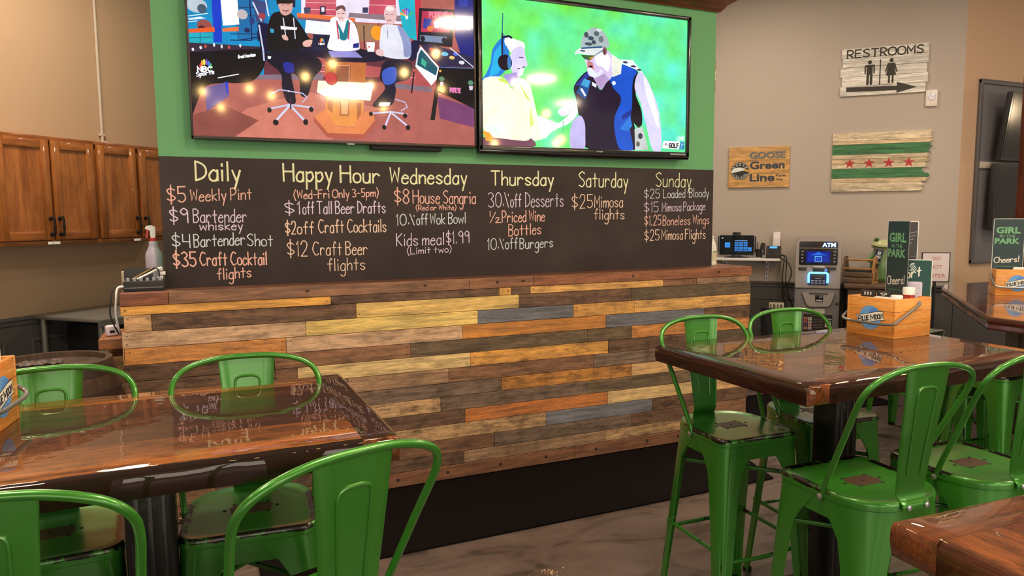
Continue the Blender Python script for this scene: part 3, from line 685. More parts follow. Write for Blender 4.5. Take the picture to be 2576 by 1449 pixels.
# ------------------------------------------------------------------ the setting
def wrp(t, off, z): d = 7.6 - off; return (S2 * (d + t), S2 * (d - t), z)      # along the restroom wall (right), off = distance in front of it
def wlp(t, off, z): d = 4.9 - off; return (S2 * (t - d), S2 * (t + d), z)      # along the cabinet wall (left)
RWR, RWL = -PI / 4, PI / 4
CEIL = 3.9
def concrete():
    m, nt, b, L = new_mat('polished_concrete'); N = nt.nodes.new; tc = N('ShaderNodeTexCoord')
    n1 = N('ShaderNodeTexNoise'); n1.inputs['Scale'].default_value = 2.2; n1.inputs['Detail'].default_value = 7; n1.inputs['Distortion'].default_value = 1.4; n1.inputs['Roughness'].default_value = .6
    mp = N('ShaderNodeMapping'); mp.inputs['Scale'].default_value = (1, 2.2, 1); mp.inputs['Rotation'].default_value = (0, 0, .35); L.new(tc.outputs['Object'], mp.inputs[0]); L.new(mp.outputs[0], n1.inputs['Vector'])
    r = N('ShaderNodeValToRGB'); e = r.color_ramp.elements; e[0].position = .34; e[0].color = (*alb((64, 52, 45)), 1); e[1].position = .66; e[1].color = (*alb((112, 90, 77)), 1)
    x = e.new(.47); x.color = (*alb((98, 78, 66)), 1); L.new(n1.outputs['Fac'], r.inputs[0])
    n2 = N('ShaderNodeTexNoise'); n2.inputs['Scale'].default_value = 60; n2.inputs['Detail'].default_value = 3; L.new(tc.outputs['Object'], n2.inputs['Vector'])
    mx = N('ShaderNodeMix'); mx.data_type = 'RGBA'; mx.blend_type = 'OVERLAY'; mx.inputs[0].default_value = .18; L.new(r.outputs[0], mx.inputs[6]); L.new(n2.outputs['Color'], mx.inputs[7]); L.new(mx.outputs[2], b.inputs['Base Color'])
    b.inputs['Roughness'].default_value = .32; b.inputs['Specular IOR Level'].default_value = .45
    return m
B().box((2, 1.5, -.05), (17, 15, .1)).build('floor', concrete(), kind='structure', smooth=0)
B().box((2, 1.5, CEIL + .05), (17, 15, .1)).build('ceiling', plain('ceiling_paint', (120, 105, 90), .9), kind='structure', smooth=0)
M_WL = plain('beige_wall_paint', (174, 135, 100), .85, bump=.08, bscale=220)
M_WR = plain('grey_wall_paint', (184, 160, 138), .8, bump=.08, bscale=220)
M_WF = plain('tan_wall_paint', (206, 160, 120), .8, bump=.08, bscale=220)
M_WAIN = plain('dark_wainscot_paint', (86, 78, 70), .55)
def wallbox(name, P, Q, th, z0, z1, m, side):
    P = Vector((*P, 0)); Q = Vector((*Q, 0)); d = (Q - P).normalized(); n = Vector((-d.y, d.x, 0)) * side * th
    c = [P, Q, Q + n, P + n]
    return B().prism([(v.x, v.y) for v in c], z0, z1, 'z').build(name, m, kind='structure', smooth=0)
wallbox('wall_left', wlp(-2.2, 0, 0)[:2], wlp(7.6, 0, 0)[:2], .12, 0, CEIL, M_WL, 1)
wallbox('wall_right', wrp(-4.9, 0, 0)[:2], wrp(1.42, 0, 0)[:2], .12, 0, CEIL, M_WR, 1)
wallbox('wall_far', wrp(1.42, 0, 0)[:2], (10.4, wrp(1.42, 0, 0)[1]), .12, 0, CEIL, M_WF, 1)
FY = wrp(1.42, 0, 0)[1]; FX = wrp(1.42, 0, 0)[0]
def wains(name, place, t0, t1, rz, panels, flip=0):
    """dark panelled lower wall with a chair rail"""
    o = B()
    o.box(((t0 + t1) / 2, -.008, .45), (t1 - t0, .016, .9))
    o.box(((t0 + t1) / 2, -.022, .075), (t1 - t0, .022, .15), .004)
    for a, b2 in panels:
        for za, zb in ((.2, .225), (.735, .76)): o.box(((a + b2) / 2, -.021, (za + zb) / 2), (b2 - a, .012, .025), .004)
        for x in (a, b2): o.box((x, -.021, .48), (.025, .012, .56), .004)
    o.box(((t0 + t1) / 2, -.016, .885), (t1 - t0, .032, .05), .006); o.box(((t0 + t1) / 2, -.026, .905), (t1 - t0, .052, .02), .006)
    return o.build(name, M_WAIN, loc=place(0, 0, 0), rot=(0, 0, rz), kind='structure')
wains('trim_1', wlp, -2.2, 7.58, RWL, [(.2, 1.9), (2.1, 3.2), (3.4, 4.6)])
wains('trim_2', wrp, -4.88, 1.42, RWR, [(-1.6, -.75), (-.65, .1), (.25, 1.25)])
o = B(); o.box(((FX + 10.3) / 2, -.008, .45), (10.3 - FX, .016, .9)); o.box(((FX + 10.3) / 2, -.022, .9), (10.3 - FX, .045, .03), .006); o.box(((FX + 10.3) / 2, -.02, .075), (10.3 - FX, .02, .15), .004)
o.build('trim_3', M_WAIN, loc=(0, FY, 0), kind='structure')
# bulkhead wall that carries the screens
GX0, GX1, GY = -.142, 3.42, 4.158
M_GREEN = plain('green_wall_paint', (101, 158, 97), .6, bump=.1, bscale=180)
B().box(((GX0 + GX1) / 2, GY + .15, CEIL / 2), (GX1 - GX0, .30, CEIL), .002).build('wall_front', M_GREEN, kind='structure', smooth=0)
prof = [(0, 2.985), (-.02, 2.985), (-.028, 2.998), (-.034, 3.0), (-.05, 3.022), (-.085, 3.045), (-.105, 3.062), (-.112, 3.075), (-.135, 3.08), (-.14, 3.1), (0, 3.1)]
mc = wood('crown_wood', (104, 44, 20), (140, 66, 32), (1, 14, 14), .35, .3)
o = B()
rs = []
for X, Y, dx, dy in ((GX0 - .0, GY, -1, 0), (GX0, GY, -1, 1), (GX1, GY, 1, 1), (GX1, GY + .3, 1, 0)):
    rs.append([(X + dx * (-p) , Y + (p if dy else 0), z) for p, z in prof])
rs[0] = [(GX0 + p, GY + .3, z) for p, z in prof]
o.rings(rs); o.build('trim_4', mc, kind='structure', smooth=50)
B().box((GX1 + .006, GY + .16, 1.62), (.012, .06, .78), .002).build('trim_5', plain('black_edge', (30, 24, 22), .5), kind='structure')

# ------------------------------------------------------------------ chalkboard and its writing
CHC = {'Y': (236, 226, 168), 'S': (240, 176, 150), 'V': (222, 194, 206), 'B': (212, 208, 214), 'P': (240, 196, 162)}
CX, CZ = 1.64, 1.213
cb = thing('chalkboard', 'long black chalkboard menu of daily specials under the two screens', 'chalkboard', (CX, GY, CZ))
def board_mat():
    m, nt, b, L = new_mat('chalkboard_paint'); N = nt.nodes.new; tc = N('ShaderNodeTexCoord'); n = N('ShaderNodeTexNoise'); n.inputs['Scale'].default_value = 3; n.inputs['Detail'].default_value = 6
    L.new(tc.outputs['Object'], n.inputs['Vector']); r = N('ShaderNodeValToRGB'); r.color_ramp.elements[0].position = .3; r.color_ramp.elements[0].color = (*alb((56, 45, 40)), 1); r.color_ramp.elements[1].position = .8; r.color_ramp.elements[1].color = (*alb((72, 59, 53)), 1)
    L.new(n.outputs['Fac'], r.inputs[0]); L.new(r.outputs[0], b.inputs['Base Color']); b.inputs['Roughness'].default_value = .8; b.inputs['Specular IOR Level'].default_value = .25; return m
B().box(((GX0 + GX1) / 2 - CX, -.0025, .3425), (GX1 - GX0, .005, .685), .001).build('board', board_mat(), cb)
for txt, x0, z0, x1, z1, h, c, w in CHALK:
    p = Pic(eps=9e-5)
    head = c == 'Y'
    p.text(txt, x0 - CX, z0 - CZ, x1 - CX, z1 - CZ, h, (.0054 if not head else .0066) * w, CHC[c], jit=.14, slant=0)
    p.build('chalk_heading' if head else 'chalk_line', CHALKM, cb, -.0054)

# ------------------------------------------------------------------ pallet-wood counter
CY = 3.974
PAL = {'O1': (230, 150, 66), 'O2': (216, 140, 62), 'LO': (240, 160, 86), 'T': (192, 142, 92), 'T2': (190, 146, 106), 'LT': (214, 160, 102), 'DB': (106, 74, 52), 'DG': (102, 80, 56), 'GB': (116, 90, 70),
       'BR': (130, 88, 58), 'TB': (146, 108, 76), 'GO': (208, 144, 68), 'GY': (216, 154, 80), 'SL': (104, 98, 96), 'OB': (196, 124, 60), 'OR': (186, 116, 50), 'RO': (178, 102, 46), 'ST': (190, 122, 52), 'PT': (178, 134, 88)}
STAIN = {'ST': .9, 'PT': .8, 'T': .6, 'GY': .45, 'LO': .08, 'O1': .12, 'LT': .3, 'SL': .12, 'DB': .8, 'GB': .6, 'T2': .45, 'O2': .6, 'OR': .25, 'RO': .2}
class Planks(B):
    def __init__(s):
        super().__init__(); s.pid = s.bm.faces.layers.int.new('pid'); s.lc = s.bm.loops.layers.float_color.new('Col'); s.lo = s.bm.loops.layers.float_vector.new('Off') if hasattr(s.bm.loops.layers, 'float_vector') else None
        s.fo = s.bm.verts.layers.float_vector.new('Off'); s.fs = s.bm.verts.layers.float.new('Stain')
    def paint(s, col, stain, off=None, k=1.3, fn=None):
        off = off or Vector((random.uniform(-9, 9), random.uniform(-9, 9), random.uniform(-9, 9)))
        for f in s.bm.faces:
            if f[s.pid] == 0:
                f[s.pid] = 1
                cc = (*alb(fn(f) if fn else col, k), 1)
                for l in f.loops:
                    l[s.lc] = cc; l.vert[s.fo] = off; l.vert[s.fs] = stain
M_PALLET = wood('reclaimed_pallet_wood', None, None, (1.2, 16, 16), .72, 0, 2.6, attr=True, dark=(44, 30, 22), spots=1, bump=.45)
bc = thing('bar_counter', 'low bar counter clad in mixed reclaimed pallet planks below the chalkboard', 'counter', (1.64, CY, 0))
pl = Planks()
for z0, z1, segs in PLANK_ROWS:
    for i, (x, k) in enumerate(segs):
        x1 = segs[i + 1][0] if i + 1 < len(segs) else 3.62 + random.uniform(-.012, .004)
        j = random.uniform(0, .004); c = PAL[k]; q = random.uniform(.93, 1.06); c = tuple(min(255, v * q) for v in c)
        pl.box(((x + x1) / 2 - 1.64, .011 - j, (z0 + z1) / 2), (x1 - x - .0022, .02, z1 - z0 + .0005), .0014, 1); pl.paint(tuple(min(255, v * 1.05) for v in c), min(1, STAIN.get(k, .5) * 1.25))
        for xx in (x + .02, x1 - .02):
            for zz in (z0 + .02, z1 - .018):
                if random.random() < .62:
                    a = xx - 1.64 + random.uniform(-.004, .004); r_ = .0032
                    pl.faces([(a + r_ * math.cos(t * PI / 4), .0008 - j, zz + r_ * math.sin(t * PI / 4)) for t in range(8)], [tuple(range(8))]); pl.paint((36, 26, 22), 0)
pl.build('plank_cladding', M_PALLET, bc, smooth=0)
B().box((0, .1, .6), (3.93, .155, 1.19)).build('core', plain('dark_core', (40, 30, 26), .8), bc, smooth=0)
M_CEDAR = wood('cedar_trim', None, None, (1.2, 15, 15), .55, .1, 2.4, attr=True, dark=(56, 28, 16), spots=1, bump=.2)
pl = Planks(); xs = [-.342, -.125, 1.485, 1.905, 3.625]
for i, (a, b) in enumerate(zip(xs, xs[1:])):
    pl.box(((a + b) / 2 - 1.64, .006, 1.1815), (b - a - .002, .026, .063), .002, 1); pl.paint([(140, 76, 46), (138, 92, 62), (146, 92, 56), (142, 84, 52)][i], .35)
    for kx in (.42, .83):
        X = a + (b - a) * kx - 1.64
        if b - a > .4:
            pl.faces([(X + .011 * math.cos(t * PI / 5), -.0074, 1.184 + .008 * math.sin(t * PI / 5)) for t in range(10)], [tuple(range(10))]); pl.paint((58, 32, 22), 0)
pl.build('trim_board', M_CEDAR, bc, smooth=0)
pl = Planks()
pl.box((0, .1, 1.206), (3.962, .176, .0135), .002, 1); pl.paint((118, 72, 50), .4)
pl.box((-1.64 - .342 + .098, .33, 1.206), (.196, .29, .0135), .002, 1); pl.paint((118, 72, 50), .4)
pl.box((3.622 - 1.64 - .098, .33, 1.206), (.196, .29, .0135), .002, 1); pl.paint((130, 76, 50), .4)
pl.build('ledge', M_CEDAR, bc, smooth=0)
for x in (-1.64 - .342 + .1, 3.622 - 1.64 - .1): B().box((x, .33, .6), (.19, .28, 1.19)).build('end_return', plain('dark_core', (40, 30, 26)), bc, smooth=0)
pl = Planks()
for a, b in ((-.342, .9), (.9, 2.2), (2.2, 3.62)):
    pl.box(((a + b) / 2 - 1.64, .008, .053), (b - a - .002, .022, .082), .002, 1); pl.paint((126, 80, 52), .35)
    for k in range(4):
        X = a + (b - a) * (k + .5) / 4 - 1.64 + random.uniform(-.08, .08)
        pl.faces([(X + .01 * math.cos(t * PI / 5), -.0034, .055 + .011 * math.sin(t * PI / 5)) for t in range(10)], [tuple(range(10))]); pl.paint((52, 30, 20), 0)
pl.build('base_board', M_CEDAR, bc, smooth=0)
# floor mats
M_MAT = plain('black_rubber_mat', (15, 9, 8), .95, bump=.3, bscale=400, spec=.12)
mt = thing('floor_mat', 'long black rubber mat along the foot of the plank counter', 'mat', (1.7, 3.57, 0))
B().prism([(-1.495, -.41), (1.416, -.39), (1.60, .25), (1.62, .395), (-1.5, .395)], 0, .01, 'z').build('mat', M_MAT, mt, smooth=0)
mt = thing('floor_mat', 'black rubber mat on the floor in front of the cash machine', 'mat', (4.6, 4.45, 0), -.13)
B().box((0, 0, .005), (1.5, .6, .01), .004).build('mat', M_MAT, mt, smooth=0)
random.seed(3)
cr = Pic(eps=0); o = B()
for k in range(46):
    a = random.uniform(0, 2 * PI); r = abs(random.gauss(0, .022)); s_ = random.uniform(.0015, .005)
    o.mi = random.choice((0, 0, 1)); o.box((r * math.cos(a) * 1.5, r * math.sin(a), s_ / 2), (s_, s_ * 1.3, s_), M=None)
tag(o.build('crumbs', [plain('crumb_pale', (220, 190, 150), .9), plain('crumb_orange', (200, 120, 60), .9)], loc=(1.39, 2.72, 0), smooth=0), 'small scatter of pale food crumbs on the concrete floor', 'crumbs', kind='stuff')

# ------------------------------------------------------------------ screens on the wall
TY = 4.08
M_TVB = plain('black_tv_plastic', (22, 19, 20), .25, coat=.3)
M_TVD = plain('dark_tv_back', (16, 15, 18), .6)
M_SBEZ = plain('bronze_tv_bezel', (60, 46, 38), .3, metal=.6)
def draw(items, pic):
    for k, col, d in items:
        if k == 'c': pic.poly([(v.x, v.y) for v in crv([(a, b_, 0) for a, b_ in zip(d[0::2], d[1::2])], 4, True)], col)
        elif k == 'p': pic.poly(list(zip(d[0::2], d[1::2])), col)
        elif k == 'e': pic.ell(d[0], d[1], d[2], d[3], col)
        elif k == 's':
            pts = list(zip(d[1::2], d[2::2])); pic.stroke(pts, d[0], col)
        elif k == 't': pic.text(d[0], d[1], d[2], d[3], d[4], d[5], d[6], col)
    return pic
def clip_pic(p, x0, z0, x1, z1, sc=.001):
    p.v = [(min(max(x * sc, x0), x1), y, min(max(z * sc, z0), z1)) for x, y, z in p.v]; return p
tv = thing('television', 'larger left wall screen showing a sports studio with people at a desk', 'television', (.80, TY, 1.985))
o = B(); o.box((0, .022, .452), (1.566, .03, .904), .006); o.box((0, .0525, .42), (1.3, .045, .6), .02); o.build('casing', M_TVD, tv)
o = B()
for c, d in (((0, .003, .008), (1.566, .012, .018)), ((0, .003, .897), (1.566, .012, .014)), ((-.777, .003, .452), (.012, .012, .904)), ((.777, .003, .452), (.012, .012, .904))): o.box(c, d, .003)
o.build('bezel', M_SBEZ, tv)
p = draw(SCREEN_STUDIO, Pic(raw=True)); clip_pic(p, -.771, .017, .771, .89); p.build('screen', SCREEN, tv, .0055)
B().box((.03, -.004, -.001), (.042, .006, .01), .002).build('badge', plain('tv_badge', (150, 140, 130), .4), tv)
B().box((.36, .045, .0), (.42, .05, .05), .008).build('wall_bracket', M_TVD, tv)
tv = thing('television', 'right wall screen showing two people talking on a bright green golf course', 'television', (2.37, TY, 1.96))
o = B(); o.box((0, .022, .475), (1.545, .03, .945), .006); o.box((0, .0525, .42), (1.2, .045, .56), .02); o.build('casing', M_TVD, tv)
o = B()
for c, d in (((0, .002, .031), (1.545, .016, .03)), ((0, .002, .935), (1.545, .016, .026)), ((-.760, .002, .48), (.026, .016, .93)), ((.760, .002, .48), (.026, .016, .93))): o.box(c, d, .004)
o.build('bezel', M_TVB, tv)
o = B(); o.rings([[(x, -.004 + .03 * (1 - math.cos(t)) * .5, .014 - .026 * math.sin(t) * (1 - .35 * (abs(x) / .77) ** 2)) for t in [k * PI / 8 for k in range(9)]] + [(x, .034, .02), (x, -.004, .02)] for x in [-.77 + 1.54 * k / 24 for k in range(25)]])
o.build('lower_lip', plain('gloss_black', (12, 10, 10), .08, coat=1), tv)
p = Pic(raw=True)
n1, n2 = 26, 16; random.seed(11)
gr = [[(random.random(), random.random()) for _ in range(n1 // 2 + 2)] for _ in range(n2 // 2 + 2)]
def gv(u, v, k):
    u, v = u * n1 / 2, v * n2 / 2; i, j = int(u), int(v); a, b = u - i, v - j
    g = lambda jj, ii: gr[min(jj, n2 // 2 + 1)][min(ii, n1 // 2 + 1)][k]
    a = a * a * (3 - 2 * a); b = b * b * (3 - 2 * b)
    return (g(j, i) * (1 - a) + g(j, i + 1) * a) * (1 - b) + (g(j + 1, i) * (1 - a) + g(j + 1, i + 1) * a) * b
for jj in range(n2 * 3):
    for ii in range(n1 * 3):
        u, v = (ii + .5) / (n1 * 3), (jj + .5) / (n2 * 3); t = gv(u, v, 0) * .75 + gv(u, v, 1) * .25
        t = t * .75 + .42 * u - .25 * (v - .5) - .05; t = max(0, min(1, t)); g = gv(u, v, 1)
        col = (75 + 45 * (1 - t) + 30 * g * t, 232 + 14 * g, 70 + 130 * t + 20 * g)
        x0 = -.748e3 + 1496 * ii / (n1 * 3); x1 = -.748e3 + 1496 * (ii + 1) / (n1 * 3); z0 = 46 + 876 * jj / (n2 * 3); z1 = 46 + 876 * (jj + 1) / (n2 * 3)
        p.poly([(x0, z0), (x1, z0), (x1, z1), (x0, z1)], col, step=False)
draw(SCREEN_GOLF, p); clip_pic(p, -.748, .046, .748, .922); p.build('screen', SCREEN, tv, .0064)
Pic().font('SHARP', .04, .026, .086, .036, (190, 185, 180), .01).build('badge', PAINT, tv, -.0066)
B().box((.68, -.005, .031), (.13, .004, .011), .001).build('sticker', plain('tv_badge', (150, 140, 130)), tv)

# ------------------------------------------------------------------ bar tables
M_SLAB = wood('lacquered_plank_top', None, None, (1.0, 20, 20), .6, 1.0, 2.2, attr=True, dark=(34, 15, 8), spots=1, bump=0, coat_r=.012, spec=.1)
def wavy_coat(m):
    nt = m.node_tree; b = nt.nodes['Principled BSDF']; tc = nt.nodes.new('ShaderNodeTexCoord'); n = nt.nodes.new('ShaderNodeTexNoise'); n.inputs['Scale'].default_value = 12; n.inputs['Detail'].default_value = 2
    nt.links.new(tc.outputs['Object'], n.inputs['Vector']); bp = nt.nodes.new('ShaderNodeBump'); bp.inputs['Strength'].default_value = .13; bp.inputs['Distance'].default_value = .004; nt.links.new(n.outputs['Fac'], bp.inputs['Height']); nt.links.new(bp.outputs['Normal'], b.inputs['Coat Normal'])
wavy_coat(M_SLAB)
M_STEEL_BLK = plain('black_steel', (16, 13, 13), .35, coat=.2)
def slab(parent, Lx, Ly, tints, end_tint, side, end_face, seed, th=.063, bb=.09):
    """plank top with breadboard ends, long side along local x; top face at local z=0"""
    random.seed(seed); n = len(tints); a = Lx / 2 - bb; hy = Ly / 2
    ys = [-hy + Ly * k / n for k in range(n + 1)]
    st = 30; rs = []
    for k in range(st + 1):
        x = -a + 2 * a * k / st; w0 = random.uniform(-.0025, .0025); w1 = random.uniform(-.0025, .0025); w2 = random.uniform(-.004, .004); w3 = random.uniform(-.004, .004)
        ring = [(x, -hy + .014 + w0, 0)] + [(x, y, 0) for y in ys[1:-1]] + [(x, hy - .014 + w1, 0), (x, hy - .005 + w1, -.004), (x, hy + w1, -.013), (x, hy + w3, -.035), (x, hy - .004 + w1, -th), (x, -hy + .004 + w0, -th), (x, -hy + w2, -.035), (x, -hy + w0, -.013), (x, -hy + .005 + w0, -.004)]
        rs.append(ring)
    P = Planks(); P.rings(rs)
    def fn(f):
        c = f.calc_center_median(); nz = f.normal.z
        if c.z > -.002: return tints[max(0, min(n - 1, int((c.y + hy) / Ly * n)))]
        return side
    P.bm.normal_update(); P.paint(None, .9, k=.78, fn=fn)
    ops = [Vector((random.uniform(-9, 9), random.uniform(-9, 9), 0)) for _ in range(n)]
    P.build('tabletop', M_SLAB, parent, smooth=60)
    for sx in (-1, 1):
        P = Planks(); rs = []; X0, X1 = a + .0005, a + bb
        for k in range(17):
            y = [-hy, -hy + .005][k] if k < 2 else ([hy - .005, hy][k - 15] if k > 14 else -hy + Ly * (k - 1) / 14)
            e = .002 * random.uniform(-1, 1); d = .005 if k in (0, 16) else 0
            rs.append([(sx * x, y, z) for x, z in [(X0, -d), (X1 - .014 - d, -d), (X1 - .005 - d, -.004 - d), (X1 + e - d, -.013), (X1 + e * 2 - d, -.035), (X1 - .003 - d, -th + d), (X0, -th + d)]])
        P.rings(rs)
        P.bm.normal_update()
        P.paint(None, .9, k=.78, fn=lambda f: end_face if abs(f.normal.y) > .6 else (end_tint if f.calc_center_median().z > -.006 else side))
        P.build('breadboard_end', wood_rot(), parent, smooth=50)
def wood_rot():
    if 'lacquered_plank_end' in MATS: return MATS['lacquered_plank_end']
    m = wood('lacquered_plank_end', None, None, (20, 1.0, 20), .6, 1.0, 2.2, attr=True, dark=(34, 15, 8), spots=1, bump=0, coat_r=.012, spec=.1); wavy_coat(m); return m
def pedestal(parent, x, y, h):
    o = B(); o.prism([(x + q[0], y + q[1]) for q in rrect(-.058, -.058, .058, .058, .014, 4)], .03, h, 'z')
    for k in (-.03, .0, .03): o.box((x + k, y - .0585, h / 2), (.012, .004, h - .06), .0015)
    o.build('post', M_STEEL_BLK, parent)
    B().box((x, y, .016), (.56, .56, .028), .008).build('base_plate', M_STEEL_BLK, parent)
    B().box((x, y, h - .006), (.4, .3, .012), .002).build('top_plate', M_STEEL_BLK, parent)
def bar_table(label, cx, cy, rz, Lx, Ly, tints, end_tint, side, end_face, seed, post=(0, 0)):
    t = thing('bar_table', label, 'table', (cx, cy, 0), rz, 'plank top bar tables')
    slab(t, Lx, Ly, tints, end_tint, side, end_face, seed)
    for c in t.children: c.location.z = 1.067
    pedestal(t, post[0], post[1], 1.003)
    return t
DKS = (66, 26, 12)
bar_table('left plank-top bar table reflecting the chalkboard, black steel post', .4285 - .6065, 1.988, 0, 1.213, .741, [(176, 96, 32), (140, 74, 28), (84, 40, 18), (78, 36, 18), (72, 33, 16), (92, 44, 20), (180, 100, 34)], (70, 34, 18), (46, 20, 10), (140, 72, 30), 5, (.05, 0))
bar_table('right plank-top bar table with a wooden condiment caddy on it', 2.2645, 1.955, 0, 1.213, .78, [(104, 52, 25), (96, 48, 26), (120, 62, 30), (98, 50, 26), (84, 42, 22), (110, 58, 30), (92, 46, 25)], (78, 36, 18), (62, 26, 13), (160, 78, 30), 8, (-.05, 0))
bar_table('plank-top bar table cut off at lower right corner, bare top', 1.411, .181, PI / 2 - .05, 1.22, .78, [(140, 72, 30), (160, 84, 34), (126, 62, 27), (150, 78, 32), (164, 88, 38), (130, 66, 29), (156, 82, 34)], (120, 62, 30), (104, 50, 22), (138, 70, 32), 13)
# ------------------------------------------------------------------ green metal stools
def green_metal():
    m, nt, b, L = new_mat('worn_green_paint'); N = nt.nodes.new; tc = N('ShaderNodeTexCoord')
    at = N('ShaderNodeAttribute'); at.attribute_name = 'Wear'
    n = N('ShaderNodeTexNoise'); n.inputs['Scale'].default_value = 17; n.inputs['Detail'].default_value = 8; n.inputs['Roughness'].default_value = .65; L.new(tc.outputs['Object'], n.inputs['Vector'])
    oi = N('ShaderNodeObjectInfo'); ad = N('ShaderNodeVectorMath'); ad.operation = 'ADD'; L.new(tc.outputs['Object'], ad.inputs[0]); L.new(oi.outputs['Random'], ad.inputs[1]); L.new(ad.outputs[0], n.inputs['Vector'])
    a = mathn(nt, 'SUBTRACT', mathn(nt, 'MULTIPLY', mathn(nt, 'ADD', n.outputs['Fac'], at.outputs['Fac']), 1.0), .98)
    f = mathn(nt, 'MULTIPLY', a, 14.0); cl = N('ShaderNodeClamp'); L.new(f, cl.inputs[0])
    mx = N('ShaderNodeMix'); mx.data_type = 'RGBA'; L.new(cl.outputs[0], mx.inputs[0]); g = alb((55, 122, 30)); mx.inputs[6].default_value = (*g, 1); mx.inputs[7].default_value = (*alb((40, 30, 24)), 1)
    L.new(mx.outputs[2], b.inputs['Base Color'])
    b.inputs['Roughness'].default_value = .34; b.inputs['Coat Weight'].default_value = .8; b.inputs['Coat Roughness'].default_value = .16
    mt_ = N('ShaderNodeMath'); mt_.operation = 'MULTIPLY'; mt_.inputs[1].default_value = .45; L.new(cl.outputs[0], mt_.inputs[0]); L.new(mathn(nt, 'ADD', mt_.outputs[0], .4), b.inputs['Metallic'])
    n2 = N('ShaderNodeTexNoise'); n2.inputs['Scale'].default_value = 5; L.new(tc.outputs['Object'], n2.inputs['Vector'])
    bp = N('ShaderNodeBump'); bp.inputs['Strength'].default_value = .06; bp.inputs['Distance'].default_value = .01; L.new(n2.outputs['Fac'], bp.inputs['Height']); L.new(bp.outputs['Normal'], b.inputs['Coat Normal'])
    return m
M_ST = green_metal()
M_BOLT = plain('zinc_bolt', (190, 180, 165), .3, metal=.8)
M_HOLE = plain('bare_worn_metal', (74, 52, 36), .5, metal=.3, var=.25, vscale=40)
M_DARK = plain('drain_hole_dark', (14, 14, 12), .8)
def seat_outline(sc=1.0):
    """half outline from front centre round to rear centre, then mirrored"""
    w, fy, r = .176, -.172, .045; h = [(0, fy), (.05, fy), (.1, fy), (w - r, fy)]
    for k in range(1, 6): t = -PI / 2 + PI / 2 * k / 5; h.append((w - r + r * math.cos(t), fy + r + r * math.sin(t)))
    h += [(w, -.08), (w, -.03)]
    for k in range(0, 13):
        t = PI / 2 * k / 12; e = 2 / 2.7; h.append((w * max(0, math.cos(t)) ** e, .015 + .178 * max(0, math.sin(t)) ** e))
    full = h + [(-x, y) for x, y in h[-2:0:-1]]
    return [(x * sc, (y - .01) * sc + .01) for x, y in full]
def wear(o, fn):
    a = o.data.attributes.new('Wear', 'FLOAT', 'POINT'); a.data.foreach_set('value', [fn(v.co) for v in o.data.vertices]); return o
